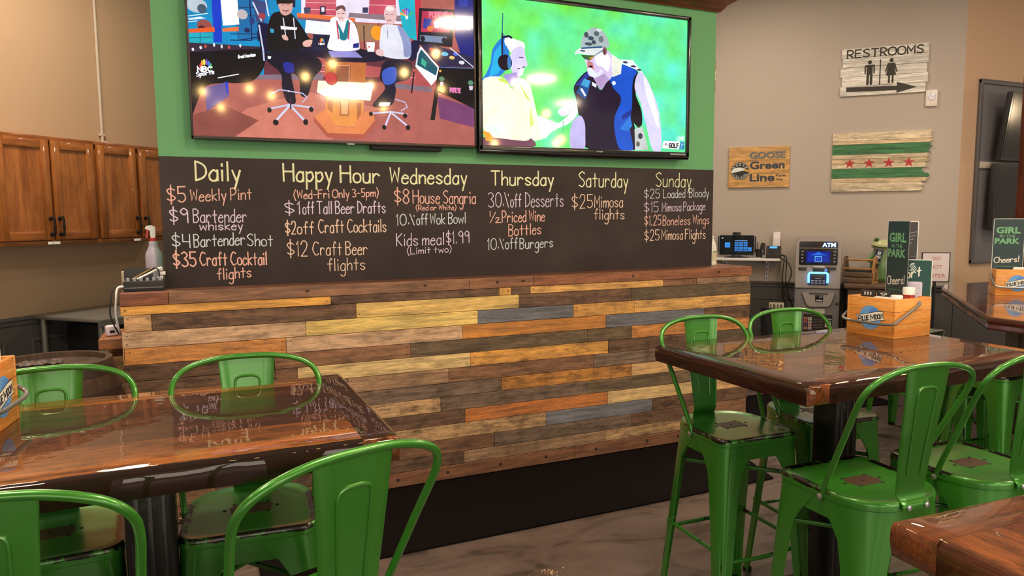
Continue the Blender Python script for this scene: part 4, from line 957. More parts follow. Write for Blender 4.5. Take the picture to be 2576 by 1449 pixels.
def make_stool(label, back=True):
    root = thing('bar_stool', label, 'stool', group='green metal bar stools')
    o = B(); rs = []
    for sc, z in ((.985, .682), (.985, .737), (1.0, .739), (1.0, .753), (.992, .761), (.972, .7655), (.94, .765), (.89, .7615), (.80, .760), (.5, .760), (.2, .760)): rs.append([(x, y, z) for x, y in seat_outline(sc)])
    o.rings(rs, cap0=False); s = o.build('seat', M_ST, root, smooth=40)
    wear(s, lambda c: .57 if (c.z > .752 and (abs(c.x) > .15 or c.y < -.148) and c.y < .08) else (.14 if c.z > .755 and c.y < .12 and (abs(c.x) > .14) else (.1 if c.z > .75 else 0)))
    q = Pic(); q2 = B()
    pts = [(.056 * math.copysign(abs(math.cos(t)) ** .7, math.cos(t)) * (1 + .035 * math.sin(9 * t) + .03 * math.sin(17 * t)), .036 * math.copysign(abs(math.sin(t)) ** .5, math.sin(t)) * (1 + .04 * math.sin(11 * t + 1))) for t in [2 * PI * k / 60 for k in range(60)]]
    q2.faces([(x, y + .01, 0) for x, y in pts] + [(x, y + .01, -.002) for x, y in pts], [tuple(range(60))] + [(k, (k + 1) % 60, 60 + (k + 1) % 60, 60 + k) for k in range(60)]); q2.build('worn_patch', M_HOLE, s, (0, 0, .7606), smooth=0)
    for x, y in ((0, .01), (.045, .045), (-.045, .045), (.045, -.025), (-.045, -.025), (.07, .01), (-.07, .01)): B().lathe([(.0055, 0), (.0055, .0007)], 10, (x, y, .7604)).build('drain_hole', M_DARK, s, smooth=0)
    for sx, sy in ((-1, -1), (1, -1), (-1, 1), (1, 1)):
        P_ = [Vector(p) for p in seat_outline(.988)]; n_ = len(P_); i0 = max(range(n_), key=lambda i: sx * P_[i].x + sy * P_[i].y)
        def walk(dirn, dist):
            i = i0; p = P_[i]
            while True:
                q = P_[(i + dirn) % n_]; d_ = (q - p).length
                if d_ >= dist: return p.lerp(q, dist / d_)
                dist -= d_; p = q; i += dirn
        o = B(); rs = []; M_ = 8
        for z, A in ((.737, .15), (.70, .125), (.672, .102), (.63, .080), (.56, .071), (.4, .063), (.2, .054), (.0, .046)):
            f = 1 - z / .737; ring = []
            for k in range(-M_, M_ + 1):
                u = A * abs(k) / M_; dr = 1 if k > 0 else -1; top = walk(dr, u)
                xs_ = (dr > 0) == (sx * sy > 0)      # which side of the corner this half runs along
                cx, cy, r = sx * .203, sy * .205, .02; w_ = max(0, u - r * .6)
                t_ = min(1, u / (r * .8)) * r * .29
                low = Vector((cx - sx * w_ - (0 if k else 0), cy)) if xs_ else Vector((cx, cy - sy * w_))
                if u < r: e_ = (1 - u / r) * r * .3; low = low - Vector((sx * e_, sy * e_))
                ring.append(top.lerp(low, f))
            c0 = Vector((0, 0)); inn = [p - p.normalized() * .0035 for p in ring]
            rs.append([(p.x, p.y, z) for p in ring + inn[::-1]])
        o.rings(rs); l = o.build('leg', M_ST, root, smooth=50)
        wear(l, lambda c: .0 if c.z > .57 or c.z < .19 else (.47 if abs(c.x) > .176 and abs(c.y) > .17 else .12))
        B().lathe([(.016, 0), (.02, .006), (.02, .014)], 10, (sx * .188, sy * .19, .0)).build('rubber_foot', M_DARK, l)
    zf = .31
    def rod(p, q, sag=0, n='foot_bar'):
        pts = [tuple(Vector(p).lerp(Vector(q), k / 8) - Vector((0, 0, sag * math.sin(PI * k / 8)))) for k in range(9)]
        w_ = B().tube(pts, .0085, 8, flat=.75).build(n, M_ST, root); wear(w_, lambda c: .42)
    ex, ey = .176, .172
    rod((-ex, -ey, zf), (ex, -ey, zf), .012); rod((-ex, ey, zf), (ex, ey, zf)); rod((-ex, -ey, zf + .027), (-ex, ey, zf + .027)); rod((ex, -ey, zf + .027), (ex, ey, zf + .027))
    rod((-.15, -.15, .615), (.14, .15, .615), n='cross_brace'); rod((.15, -.15, .598), (-.14, .15, .598), n='cross_brace')
    if back:
        half = [(-.172, .024, .742), (-.176, .034, .775), (-.186, .075, .86), (-.199, .13, .97), (-.209, .168, 1.045), (-.207, .19, 1.09), (-.186, .206, 1.122), (-.145, .214, 1.143), (-.08, .2165, 1.157), (0, .217, 1.1605)]
        path = crv(half + [(-x, y, z) for x, y, z in half[-2::-1]], 5)
        h = B().tube(path, .0088, 12).build('backrest_hoop', M_ST, root); wear(h, lambda c: .2 if c.z > 1.1 else .05)
        # back splat: pressed sheet
        prof = [(.2005, .742), (.199, .757), (.186, .768), (.178, .785), (.1795, .82), (.188, .90), (.2, .99), (.2115, 1.08), (.218, 1.155)]
        pp = crv([(0, a, b) for a, b in prof], 4); n = len(pp); o = B(); rs = []
        for k, v in enumerate(pp):
            w = .052 + (.081 - .052) * max(0, min(1, (v.z - .76) / .39)); z = v.z
            def zz(x): return z - (.006 * (x / w) ** 2 if k > n - 3 else 0)
            fl = .004
            fr = [(-w, v.y - fl), (-w * .93, v.y), (-w * .5, v.y), (0, v.y), (w * .5, v.y), (w * .93, v.y), (w, v.y - fl)]
            rs.append([(x, y, zz(x)) for x, y in fr] + [(x, y + .003, zz(x)) for x, y in fr[::-1]])
        o.rings(rs); sp = o.build('back_splat', M_ST, root, smooth=40); wear(sp, lambda c: .25 if c.z > 1.14 else .04)
        def yat(z):
            for a, b in zip(pp, pp[1:]):
                if a.z <= z <= b.z: return a.y + (b.y - a.y) * (z - a.z) / max(1e-6, b.z - a.z)
            return .2
        for ofs in (.0, .003):
            g = [(-.026, .84), (-.030, .95), (-.035, 1.06), (-.034, 1.088), (-.022, 1.098), (0, 1.1), (.022, 1.098), (.034, 1.088), (.035, 1.06), (.030, .95), (.026, .84)]
            rb = B().tube([v for v in crv([(x, yat(z) + ofs, z) for x, z in g], 4)], .0042, 8).build('pressed_rib', M_ST, sp); wear(rb, lambda c: 0.0)
        for x in (-.034, .034): B().lathe([(.009, 0), (.009, .003), (.004, .0055)], 12, M=Matrix.Translation((x, .2045, .752)) @ Matrix.Rotation(-PI / 2, 4, 'X')).build('bolt', M_BOLT, root)
        for sx in (-1, 1): B().lathe([(.009, 0), (.009, .003), (.004, .0055)], 12, M=Matrix.Translation((sx * .183, .024, .742)) @ Matrix.Rotation(sx * PI / 2, 4, 'Y')).build('bolt', M_BOLT, root)
    return root
STOOLS = [(1.897, 2.158, -.039, 'green bar stool tucked at far left corner of right table, back to counter'),
          (2.365, 2.175, -.098, 'green bar stool beyond right table before the cash machine, blue glow on seat'),
          (1.859, 1.538, 3.095, 'green bar stool on near side of right table, full back and seat visible'),
          (2.316, 1.505, 3.10, 'green bar stool on near side of right table, cut by right photo edge'),
          (.116, 2.091, -.081, 'green bar stool behind left table before plank counter, hoop above the tabletop'),
          (.173, 1.461, 3.486, 'large green bar stool seen from behind at front centre, angled, near left table'),
          (-.376, 2.135, .046, 'green bar stool behind left table before the barrel, pale splat over tabletop'),
          (-.29, 1.50, 3.02, 'green bar stool seen from behind at bottom left corner, near left table')]
st0 = None
for x, y, rz, lab in STOOLS:
    if st0 is None: st0 = make_stool(lab); o = st0
    else: o = copy_tree(st0); o['label'] = lab
    o.location = (x, y, 0); o.rotation_euler = (0, 0, rz)
BL = [(4.60, 3.45, .2, 'backless green stool at far end of side bar, behind the condiment caddy'),
      (4.08, 2.74, 0, 'backless green stool under side bar, legs seen past the right table end'),
      (3.84, 2.36, -.1, 'backless green stool under side bar, nearest right photo edge')]
bl0 = None
for x, y, rz, lab in BL:
    if bl0 is None: bl0 = make_stool(lab, back=False); o = bl0; bl0['group'] = 'backless bar stools'
    else: o = copy_tree(bl0); o['label'] = lab
    o.location = (x, y, 0); o.rotation_euler = (0, 0, rz)

# ------------------------------------------------------------------ side bar on the right, with post
M_MAHOG = wood('mahogany_lacquer', (60, 22, 14), (96, 40, 24), (1, 1, 12), .3, 1.0, 2.0, dark=(30, 10, 8))
M_BARB = plain('grey_brown_panel_paint', (128, 110, 86), .5)
sb = thing('side_bar', 'dark mahogany side bar with angled corner and grey panelled base', 'bar counter', (4.6, 2.4, 0))
out = [(3.594, -1.2), (3.591, 2.275), (4.772, 3.353), (4.96, 3.47), (6.9, 3.47), (6.9, 2.62), (5.25, 2.62), (4.45, 1.9), (4.45, -1.2)]
loc = lambda P: [(x - 4.6, y - 2.4) for x, y in P]
o = B(); bv = loc(out)
def inset(poly, d):
    n = len(poly); r = []
    for i in range(n):
        p0, p1, p2 = Vector(poly[i - 1]), Vector(poly[i]), Vector(poly[(i + 1) % n]); a = (p1 - p0).normalized(); b_ = (p2 - p1).normalized()
        na, nb = Vector((a.y, -a.x)), Vector((b_.y, -b_.x)); m_ = (na + nb).normalized(); r.append(p1 + m_ * d / max(.3, m_.dot(na)))
    return [(v.x, v.y) for v in r]
o.rings([[(x, y, z) for x, y in inset(bv, d)] for d, z in ((.02, 1.0), (.004, 1.003), (0, 1.012), (.006, 1.03), (0, 1.045), (.002, 1.058), (.012, 1.067), (.05, 1.067))])
o.build('countertop', M_MAHOG, sb, smooth=40)
base = [(4.06, -1.2), (4.06, 2.06), (5.02, 2.96), (5.1, 3.1), (6.9, 3.1), (6.9, 2.7), (5.3, 2.7), (4.4, 1.86), (4.4, -1.2)]
B().prism(loc(base), 0, 1.0, 'z').build('base', M_BARB, sb, smooth=0)
o = B()
for (a, b_), n in (((base[0], base[1]), 5), ((base[1], base[2]), 3)):
    A, C2 = Vector(loc([a])[0]), Vector(loc([b_])[0]); ang = math.atan2((C2 - A).y, (C2 - A).x)
    for k in range(n + 1):
        p = A.lerp(C2, k / n); o.box((0, .008, .5), (.07, .022, 1.0), .004, M=Matrix.Translation((p.x, p.y, 0)) @ Matrix.Rotation(ang, 4, 'Z'))
    Lg = (C2 - A).length; mid = (A + C2) / 2
    for z in (.07, .95): o.box((0, .008, z), (Lg, .02, .12), .004, M=Matrix.Translation((mid.x, mid.y, 0)) @ Matrix.Rotation(ang, 4, 'Z'))
o.build('base_trim', M_BARB, sb)
o = B(); o.tube(crv([(3.80, -1.0, .2), (3.80, 2.17, .2), (4.86, 3.15, .2)], 1), .02, 10); 
for q in o.bm.verts: q.co.x -= 4.6; q.co.y -= 2.4
for x, y in ((3.80, 1.0), (3.80, 2.1), (4.5, 2.82)): o.box((x - 4.6 + .12, y - 2.4 - .05, .2), (.3, .02, .02), .003)
o.build('foot_rail', plain('dark_brass', (60, 46, 32), .35, metal=.8), sb)
pt = thing('bar_post', 'square mahogany post rising from side bar to the ceiling', 'post', (5.17, 3.02, 1.067))
o = B(); o.box((0, 0, (CEIL - 1.067) / 2), (.14, .14, CEIL - 1.067), .006); o.build('shaft', wood('mahogany_post', (84, 34, 20), (120, 54, 32), (12, 12, 1), .4, .5, 2.0, dark=(40, 14, 8)), pt)
B().box((0, 0, .05), (.17, .17, .1), .01).build('foot_block', MATS['mahogany_post'], pt)

# ------------------------------------------------------------------ condiment caddies, menus and what stands in them
M_PINE = wood('varnished_pine', (226, 128, 46), (248, 158, 74), (1, 1, 14), .45, .4, 3.0, dark=(176, 92, 26), darkamt=.3, bump=.15, k=1.15)
M_PINE_IN = wood('pine_inside', (180, 116, 50), (206, 138, 64), (1, 1, 14), .6, 0, 3.0)
M_HANDLE = plain('grey_wire_metal', (150, 138, 126), .35, metal=.7)
def blue_moon(p, cx, cz, r):
    p.ell(cx, cz, r, r, (110, 158, 214), 40); p.ell(cx + r * .35, cz + r * .45, r * .5, r * .4, (88, 138, 200)); p.ell(cx - r * .4, cz - r * .25, r * .38, r * .5, (126, 172, 222))
    k = math.radians(12)
    def R_(x, z): return (cx + x * math.cos(k) - z * math.sin(k), cz + x * math.sin(k) + z * math.cos(k))
    def ban(a, h, col): p.poly([R_(-a, -h * .9), R_(-a * .5, -h * 1.12), R_(0, -h), R_(a * .5, -h * .88), R_(a, -h * 1.0), R_(a * .93, 0), R_(a, h), R_(a * .5, h * 1.12), R_(0, h), R_(-a * .5, h * .88), R_(-a, h * 1.0), R_(-a * .93, 0)], col)
    ban(r * 1.3, r * .40, (40, 44, 60)); ban(r * 1.25, r * .345, (240, 222, 190))
    for txt, x0, x1, h0 in (('B', -1.1, -.78, .46), ('LUE', -.7, -.12, .36), ('M', .06, .42, .46), ('OON', .5, 1.1, .36)):
        st, tw = lettering(txt)
        for s_ in st: p.stroke([R_(r * (x0 + (x1 - x0) * a / tw), r * (-h0 / 2 - .02 + h0 * b_ / 9)) for a, b_ in s_], r * .085, (28, 34, 52))
def bail(pts): return B().tube(crv(pts, 6), .0058, 10)
def caddy(label, loc, rz, L_, D_, H_, handle, logos):
    """open pine box, local x length, y depth; logos: list of face letters; handle: swing side"""
    t = thing('condiment_caddy', label, 'caddy', loc, rz, 'pine condiment caddies')
    o = B(); th = .011
    for k, (c, d) in enumerate((((0, -D_ / 2 + th / 2, H_ / 2), (L_, th, H_)), ((0, D_ / 2 - th / 2, H_ / 2), (L_, th, H_)), ((-L_ / 2 + th / 2, 0, H_ / 2), (th, D_ - 2 * th, H_)), ((L_ / 2 - th / 2, 0, H_ / 2), (th, D_ - 2 * th, H_)), ((0, 0, th / 2), (L_ - 2 * th, D_ - 2 * th, th)))): o.box(c, d, .002)
    o.build('box', M_PINE, t)
    o = B()
    for z in (H_ * .36, H_ * .68):
        o.box((0, -D_ / 2 - .0001, z), (L_, .0006, .0012)); o.box((L_ / 2 + .0001, 0, z), (.0006, D_, .0012)); o.box((-L_ / 2 - .0001, 0, z), (.0006, D_, .0012))
    o.build('board_joint', plain('joint_brown', (110, 64, 28), .7), t, smooth=0)
    for f in logos:
        p = Pic(); blue_moon(p, 0, 0, H_ * .31)
        g = p.build('logo', PAINT, t)
        if f == 'l': g.location = (-L_ / 2 - .0012, -.0, H_ * .48); g.rotation_euler = (0, 0, -PI / 2)
        if f == 'r': g.location = (L_ / 2 + .0012, .0, H_ * .48); g.rotation_euler = (0, 0, PI / 2)
        if f == 'f': g.location = (.0, -D_ / 2 - .0012, H_ * .48)
    handle(t, L_, D_, H_); return t
def handle_left(t, L_, D_, H_):     # pivots on the long sides, drops over the left end
    y = D_ / 2 + .008; px, pz = .03, H_ * .86; e = -L_ / 2 - .02; zz = H_ * .38
    bail([(px, -y, pz), (px - .05, -y - .004, pz - .022), (e + .03, -y - .006, zz + .02), (e, -y + .012, zz), (e - .002, 0, zz - .004), (e, y - .012, zz), (e + .03, y + .006, zz + .02), (px - .05, y + .004, pz - .022), (px, y, pz)]).build('handle', M_HANDLE, t)
    for s_ in (-1, 1): B().lathe([(.011, 0), (.011, .006), (.004, .009)], 12, M=Matrix.Translation((px, s_ * (y - .009), pz)) @ Matrix.Rotation(-s_ * PI / 2, 4, 'X')).build('pivot', M_HANDLE, t)
def handle_right(t, L_, D_, H_):
    handle_left(t, L_, D_, H_)
    for c in t.children:
        if c.name.startswith(('handle', 'pivot')): c.rotation_euler = (0, 0, PI)
def handle_front(t, L_, D_, H_):     # pivots on the ends, drops over the front
    x = L_ / 2 + .008; e = -D_ / 2 - .02; zz = H_ * .34
    bail([(-x, 0, H_ * .86), (-x - .004, -.03, H_ * .7), (-x - .002, e + .015, zz + .02), (-x + .02, e, zz), (0, e - .002, zz - .004), (x - .02, e, zz), (x + .002, e + .015, zz + .02), (x + .004, -.03, H_ * .7), (x, 0, H_ * .86)]).build('handle', M_HANDLE, t)
C1 = (2.715, 2.14, 1.067); C1R = .05
caddy('pine condiment caddy with round blue logo standing on the right table', C1, C1R, .232, .226, .163, handle_left, ['l'])
C0 = (-.565, 2.10, 1.067)
caddy('pine condiment caddy cut off at left photo edge on the left table', C0, -.12, .245, .20, .165, handle_right, ['r'])
C2 = (4.716, 2.839, 1.067); C2R = -.75
caddy('pine condiment caddy on the side bar at right photo edge', C2, C2R, .235, .15, .163, handle_front, ['f'])
GRN = (38, 62, 56); LGR = (122, 178, 124)
MH = .345
def girl_panel(p, W_=.165, H_=MH):
    p.poly(rrect(0, 0, W_, H_, .006), (226, 222, 214)); p.poly(rrect(.003, .003, W_ - .003, H_ - .003, .005), (46, 66, 66))
    for d, col in ((.0016, (20, 34, 34)), (0, LGR)):
        p.font('GIRL', .016 + d, H_ - .094 - d, .143 + d, H_ - .052 - d, col, .04); p.font('PARK', .010 + d, H_ - .159 - d, .142 + d, H_ - .123 - d, col, .04)
    p.font('IN THE', .036, H_ - .118, .116, H_ - .102, LGR, .012)
    for q in range(4):
        x = .024 + .036 * q; p.ell(x, H_ - .205, .005, .0015, (34, 54, 52), 6); p.ell(x, H_ - .205, .0015, .005, (34, 54, 52), 6)
    p.text('Cheers!', .012, H_ - .281, .142, H_ - .268, .036, .0048, (240, 238, 230), slant=.011)
    p.scribble(.02, H_ - .305, .14, H_ - .297, .0012, LGR, 14)
def card(parent, name, p, W_, H_, y, x0, z0, back=(40, 34, 36), rz=0):
    bm = B(); bm.prism(rrect(0, 0, W_, H_, .006), 0, .0016, 'y'); o = bm.build(name, plain('menu_card', back, .5), parent, smooth=0); o.location = (x0, y, z0); o.rotation_euler = (0, 0, rz)
    q = p.build('printed_face', GLOSSPRINT, o, -.0002); return o
def tall_menu(label, loc, rz):
    """tall double card: loc is its right lower corner"""
    t = thing('drink_menu', label, 'menu', loc, rz)
    p = Pic(); girl_panel(p); card(t, 'front_panel', p, .165, MH, 0, -.165, 0); return t
t = thing('wine_menu', 'dark drinks menu standing behind the tall green menu', 'menu', (2.80, 2.167, 1.232), -.56)
p = Pic(); p.poly(rrect(0, 0, .074, .315, .006), (222, 214, 206)); p.poly(rrect(.003, .003, .071, .312, .005), (36, 28, 30))
for k in range(4): p.stroke([(.03, .26 - .014 * k), (.066 - .006 * k, .27 - .016 * k)], .0022, (150, 140, 140))
for k in range(3): p.stroke([(.03, .16 - .012 * k), (.07, .165 - .012 * k)], .0016, (110, 100, 100))
card(t, 'card', p, .074, .315, 0, 0, 0)
tall_menu('tall green drinks menu with pale lettering, in the caddy on the right table', (2.755, 2.087, 1.205), -1.95)
tall_menu('tall green drinks menu standing in the caddy on the side bar', (4.735, 2.80, 1.20), -.95)
t = thing('dessert_menu', 'short green menu card with steam swirl, right of the tall menu', 'menu', (2.787, 2.134, 1.19), -.93)
p = Pic(); p.poly(rrect(0, 0, .108, .195, .006), (226, 222, 214)); p.poly(rrect(.003, .003, .105, .192, .005), (36, 74, 66))
p.text('ort', .012, .112, .066, .126, .042, .0052, (240, 238, 230), slant=.014)
for k in range(3): p.stroke([(v.x, v.y) for v in crv([(.022 + .009 * k, .147, 0), (.034 + .007 * k, .155, 0), (.024 + .007 * k, .166 + .003 * k, 0), (.032 + .004 * k, .178, 0)], 4)], .003, (226, 226, 218))
p.poly(rrect(.004, .015, .074, .10, .006), (214, 196, 206))
for k in range(4): p.stroke([(.012, .085 - .012 * k), (.064, .085 - .012 * k)], .0015, (150, 134, 144))
card(t, 'card', p, .108, .195, 0, 0, 0)
WHITE = plain('white_plastic', (236, 218, 206), .4); NAPK = plain('white_paper', (240, 222, 208), .85)
def jar(label, loc, glass):
    t = thing('condiment_jar', label, 'jar', loc)
    B().lathe([(.0, .0), (.021, 0), (.024, .004), (.024, .052), (.021, .058)], 20, cap=False).build('body', glass, t)
    B().lathe([(.0235, .052), (.0235, .08), (.022, .083), (.0, .083)], 20, cap=False).build('lid', WHITE, t); return t
KETCH = plain('ketchup_red', (150, 34, 20), .15, coat=1)
jar('ketchup jar with white lid in front corner of the right table caddy', (2.728, 2.058, 1.19), KETCH)
jar('low jar with white lid beside the ketchup in the right table caddy', (2.672, 2.07, 1.158), plain('salt_white', (220, 206, 190), .5))
jar('ketchup jar with white lid in the side bar caddy', (4.79, 2.77, 1.16), KETCH)
def napkins(label, loc, rz, w, h, n=5, rx=0):
    t = thing('napkin_stack', label, 'napkins', loc, rz, rx=rx); o = B(); random.seed(4)
    for k in range(n): o.box((random.uniform(-.003, .003), k * .003, h / 2 + random.uniform(-.004, .004)), (w, .0016, h), 0)
    o.build('sheets', NAPK, t, smooth=0)
napkins('white paper napkins sticking up from the left table caddy', (-.478, 2.10, 1.08), -1.69, .13, .185)
napkins('white paper napkins in front of the menu in the side bar caddy', (4.725, 2.775, 1.085), -.75, .13, .155)
napkins('folded white napkins lying low along the edge of right table caddy', (2.64, 2.10, 1.08), -1.6, .11, .15, 4)
t = thing('sauce_packets', 'dark sauce packets standing at the back of the right table caddy', 'packets', (2.69, 2.185, 1.08), -1.2)
for k in range(2):
    o = B(); o.box((k * .064 - .03, 0, .085), (.058, .014, .17), .004); o.build('packet', plain('black_packet', (36, 30, 30), .4), t)
    Pic().font(['III', '9'][k], k * .064 - .045, .15, k * .064 - .016, .163, (210, 200, 180), .01).build('print', PAINT, t, -.0075)
# ------------------------------------------------------------------ things on the restroom wall
BLK = (38, 32, 28)
t = thing('restroom_sign', 'white plank RESTROOMS sign with two figures and an arrow pointing right', 'sign', wrp(.768, .0, 2.68), RWR)
PW = wood('whitewashed_planks', None, None, (1.2, 14, 14), .7, 0, 2.4, attr=True, dark=(120, 92, 74), spots=1, bump=.25)
P = Planks(); zt = .436; hs = .436 / 5; offs = [(0, .0), (.01, .002), (-.004, -.012), (.008, .003), (0, -.018)]
for k in range(5):
    z1 = zt - k * hs; a, b_ = offs[k]; P.box(((a + b_) / 2, -.014, z1 - hs / 2), (.716 - a + b_ * .5, .016, hs - .0025), .0015, 1); P.paint((244, 224, 214), .1)
P.build('planks', PW, t, smooth=0); B().box((0, -.003, .2), (.5, .006, .03)).build('hanger', plain('dark_core', (40, 30, 26)), t)
p = Pic(); K = (44, 36, 28)
p.text('RESTROOMS', -.31, .348, .312, .350, .070, .0125, K)
def man(cx, cz):
    p.ell(cx, cz + .205, .017, .019, K)
    p.poly(rrect(cx - .043, cz + .1, cx - .031, cz + .178, .005), K); p.poly(rrect(cx + .031, cz + .1, cx + .043, cz + .178, .005), K)
    p.poly([(cx - .043, cz + .165), (cx - .035, cz + .182), (cx + .035, cz + .182), (cx + .043, cz + .165), (cx + .03, cz + .16), (cx + .025, cz + .17), (cx + .025, cz + .09), (cx - .025, cz + .09), (cx - .025, cz + .17), (cx - .03, cz + .16)], K)
    for s_ in (-1, 1): p.poly(rrect(cx + s_ * .0145 - .0105, cz, cx + s_ * .0145 + .0105, cz + .1, .006), K)
def woman(cx, cz):
    p.ell(cx, cz + .205, .017, .019, K); p.poly([(cx - .03, cz + .182), (cx + .03, cz + .182), (cx + .052, cz + .1), (cx + .043, cz + .095), (cx + .026, cz + .155), (cx + .042, cz + .07), (cx - .042, cz + .07), (cx - .026, cz + .155), (cx - .043, cz + .095), (cx - .052, cz + .1)], K)
    for s_ in (-1, 1): p.poly(rrect(cx + s_ * .015 - .008, cz, cx + s_ * .015 + .008, cz + .075, .005), K)
man(-.118, .093); woman(.06, .098); p.poly(rrect(-.036, .09, -.026, .318, .002), K)
p.poly([(-.31, .040), (.112, .030), (.112, .007), (.278, .05), (.112, .104), (.112, .070), (-.31, .083)], K)
p.build('lettering', PAINT, t, -.0226)
t = thing('brewery_sign', 'small varnished wood sign reading Green Line with round goose badge', 'sign', wrp(-.303, 0, 1.847), RWR)
GP = wood('golden_planks', None, None, (1.2, 12, 12), .5, .3, 2.4, attr=True, dark=(120, 70, 30), spots=1, bump=.2)
P = Planks()
for k in range(3): P.box((0, -.012, .0665 + .133 * k), (.57, .02, .132), .0015, 1); P.paint([(206, 146, 76), (198, 138, 70), (210, 150, 80)][k], .4)
P.build('planks', GP, t, smooth=0)
p = Pic(); NV = (46, 54, 62)
p.font('GOOSE', -.085, .278, .245, .345, (86, 78, 74), .03); p.font('GOOSE', -.089, .281, .241, .348, (112, 102, 98), .02)
p.font('Green', -.083, .178, .24, .255, NV, .03); p.font('Line', -.083, .058, .15, .135, NV, .03)
p.font('Pale', .16, .1, .25, .128, NV, .02); p.font('Ale', .16, .062, .225, .088, NV, .02)
cx, cz, r = -.175, .165, .088
p.ell(cx, cz, r, r, (40, 34, 32), 36); p.ell(cx, cz, r * .93, r * .93, (206, 190, 160), 36); p.ell(cx, cz, r * .89, r * .89, (36, 32, 32), 36)
p.poly([(cx - .085, cz - .02), (cx - .075, cz + .012), (cx - .05, cz + .03), (cx - .015, cz + .035), (cx + .02, cz + .032), (cx + .045, cz + .024), (cx + .06, cz + .008), (cx + .03, cz + .002), (cx - .01, cz - .004), (cx - .05, cz - .014)], (226, 214, 196))
p.poly([(cx + .04, cz + .026), (cx + .088, cz + .002), (cx + .08, cz - .012), (cx + .035, cz + .0)], (206, 150, 60)); p.ell(cx + .025, cz + .02, .004, .004, (30, 26, 26), 10)
for txt, a0, a1, up in (('GOOSE', 150, 30, 1), ('ISLAND', 215, 325, 0)):
    n = len(txt)
    for i, ch in enumerate(txt):
        a = math.radians(a0 + (a1 - a0) * i / (n - 1)); st, tw = lettering(ch); rot = a - PI / 2 if up else a + PI / 2; bx, bz = cx + r * .72 * math.cos(a), cz + r * .72 * math.sin(a)
        for s_ in st: p.stroke([(bx + (px - tw / 2) * .0023 * math.cos(rot) - (py - 4.5) * .0022 * math.sin(rot), bz + (px - tw / 2) * .0023 * math.sin(rot) + (py - 4.5) * .0022 * math.cos(rot)) for px, py in s_], .0032, (226, 214, 196))
p.build('lettering', PAINT, t, -.0226)
t = thing('wooden_flag', 'weathered wooden flag with green stripes and four red stars', 'wall art', wrp(.775, 0, 1.79), RWR)
FW = wood('weathered_painted_planks', None, None, (1.2, 14, 14), .75, 0, 2.4, attr=True, dark=(92, 76, 54), spots=1, bump=.35)
P = Planks(); zs = [0, .055, .1, .135, .175, .21, .245, .285, .325, .36, .405, .45, .548]
zs = [0, .085, .125, .165, .215, .262, .305, .345, .39, .44, .475, .548]
cl = ['c', 'c', 'g', 'g', 'c', 'c', 'c', 'g', 'g', 'c2', 'c']
cl = ['c', 'c2', 'g', 'g', 'c', 'c2', 'c', 'g', 'g', 'c2', 'c']
random.seed(9)
ends = [.36, .395, .40, .36, .385, .40, .395, .40, .41, .415, .415]
for k in range(11):
    e = ends[k]; z0, z1 = zs[k] + .0012, zs[k + 1] - .0008; n = 5
    poly = [(-.415, z0), (e - .03, z0)] + [(e + random.uniform(-.025, .012), z0 + (z1 - z0) * (q + .5) / n) for q in range(n)] + [(e - random.uniform(0, .03), z1), (-.415, z1)]
    P.prism(poly, -.022, -.003, 'y'); P.paint({'c': (212, 182, 142), 'c2': (202, 168, 124), 'g': (62, 112, 66)}[cl[k]], .45 if cl[k] != 'g' else .25)
P.build('planks', FW, t, smooth=0)
for k in range(4):
    p = Pic(); cx = -.262 + .165 * k; p.poly([(cx + (.05 if q % 2 == 0 else .02) * math.sin(q * PI / 5), .262 + (.05 if q % 2 == 0 else .02) * math.cos(q * PI / 5)) for q in range(10)], (178, 38, 38))
    p.build('red_star', PAINT, t, -.0226)
t = thing('motion_sensor', 'small white wall motion sensor below the RESTROOMS sign', 'sensor', wrp(1.166, 0, 2.548), RWR)
B().box((0, -.014, .073), (.094, .028, .146), .006).build('housing', plain('ivory_plastic', (232, 208, 182), .4), t)
B().ball((0, -.026, .085), .036, 16, (1, .25, 1.15)).build('lens', plain('frosted_lens', (224, 206, 196), .15, coat=.6), t)
B().ball((.022, -.029, .02), .003, 8).build('indicator_light', plain('red_led', (220, 60, 40), .3, emit=(255, 70, 40), es=1.2), t)
t = thing('wall_sign', 'thin plank sign almost hidden behind the right end of the green wall', 'sign', wrp(-.95, 0, 2.80), RWR)
P = Planks()
for k in range(3): P.box((0, -.012, .055 + .107 * k), (.43, .022, .105), .002, 1); P.paint([(150, 110, 66), (206, 180, 140), (160, 116, 70)][k], .4)
P.build('planks', GP, t, smooth=0)

# ------------------------------------------------------------------ shelf with terminal, phone and cash machine
SHT = -.40
t = thing('wall_shelf', 'white wall shelf on perforated brackets holding a terminal and phone', 'shelf', wrp(SHT, 0, 1.135), RWR)
B().box((0, -.152, .012), (.65, .30, .024), .002).build('board', plain('white_melamine', (226, 208, 190), .4), t)
for x in (-.2, .2):
    o = B(); o.box((x, -.006, -.1), (.034, .01, .24), .002); 
    o.build('bracket_rail', plain('white_rail', (206, 190, 180), .4), t)
    o = B(); [o.box((x, -.012, -.19 + .045 * k), (.01, .004, .014)) for k in range(5)]; o.build('slot', plain('slot_dark', (50, 44, 44)), t, smooth=0)
    o = B(); o.prism([(-.01, -.004), (-.28, -.004), (-.28, -.014), (-.01, -.05)], x - .006, x + .006, 'x'); o.build('bracket_arm', MATS['white_rail'], t)
SZ = 1.135 + .024
t = thing('payment_terminal', 'black touchscreen terminal showing a blue keypad, on the wall shelf', 'terminal', wrp(-.482, .2, SZ), RWR)
BP = plain('black_plastic', (26, 23, 24), .35); BP2 = plain('matte_black_plastic', (34, 30, 30), .6)
B().lathe([(.0, .0), (.12, 0), (.12, .006), (.05, .014), (.03, .03), (.0, .03)], 24, cap=False, sy=.6).build('stand', BP2, t)
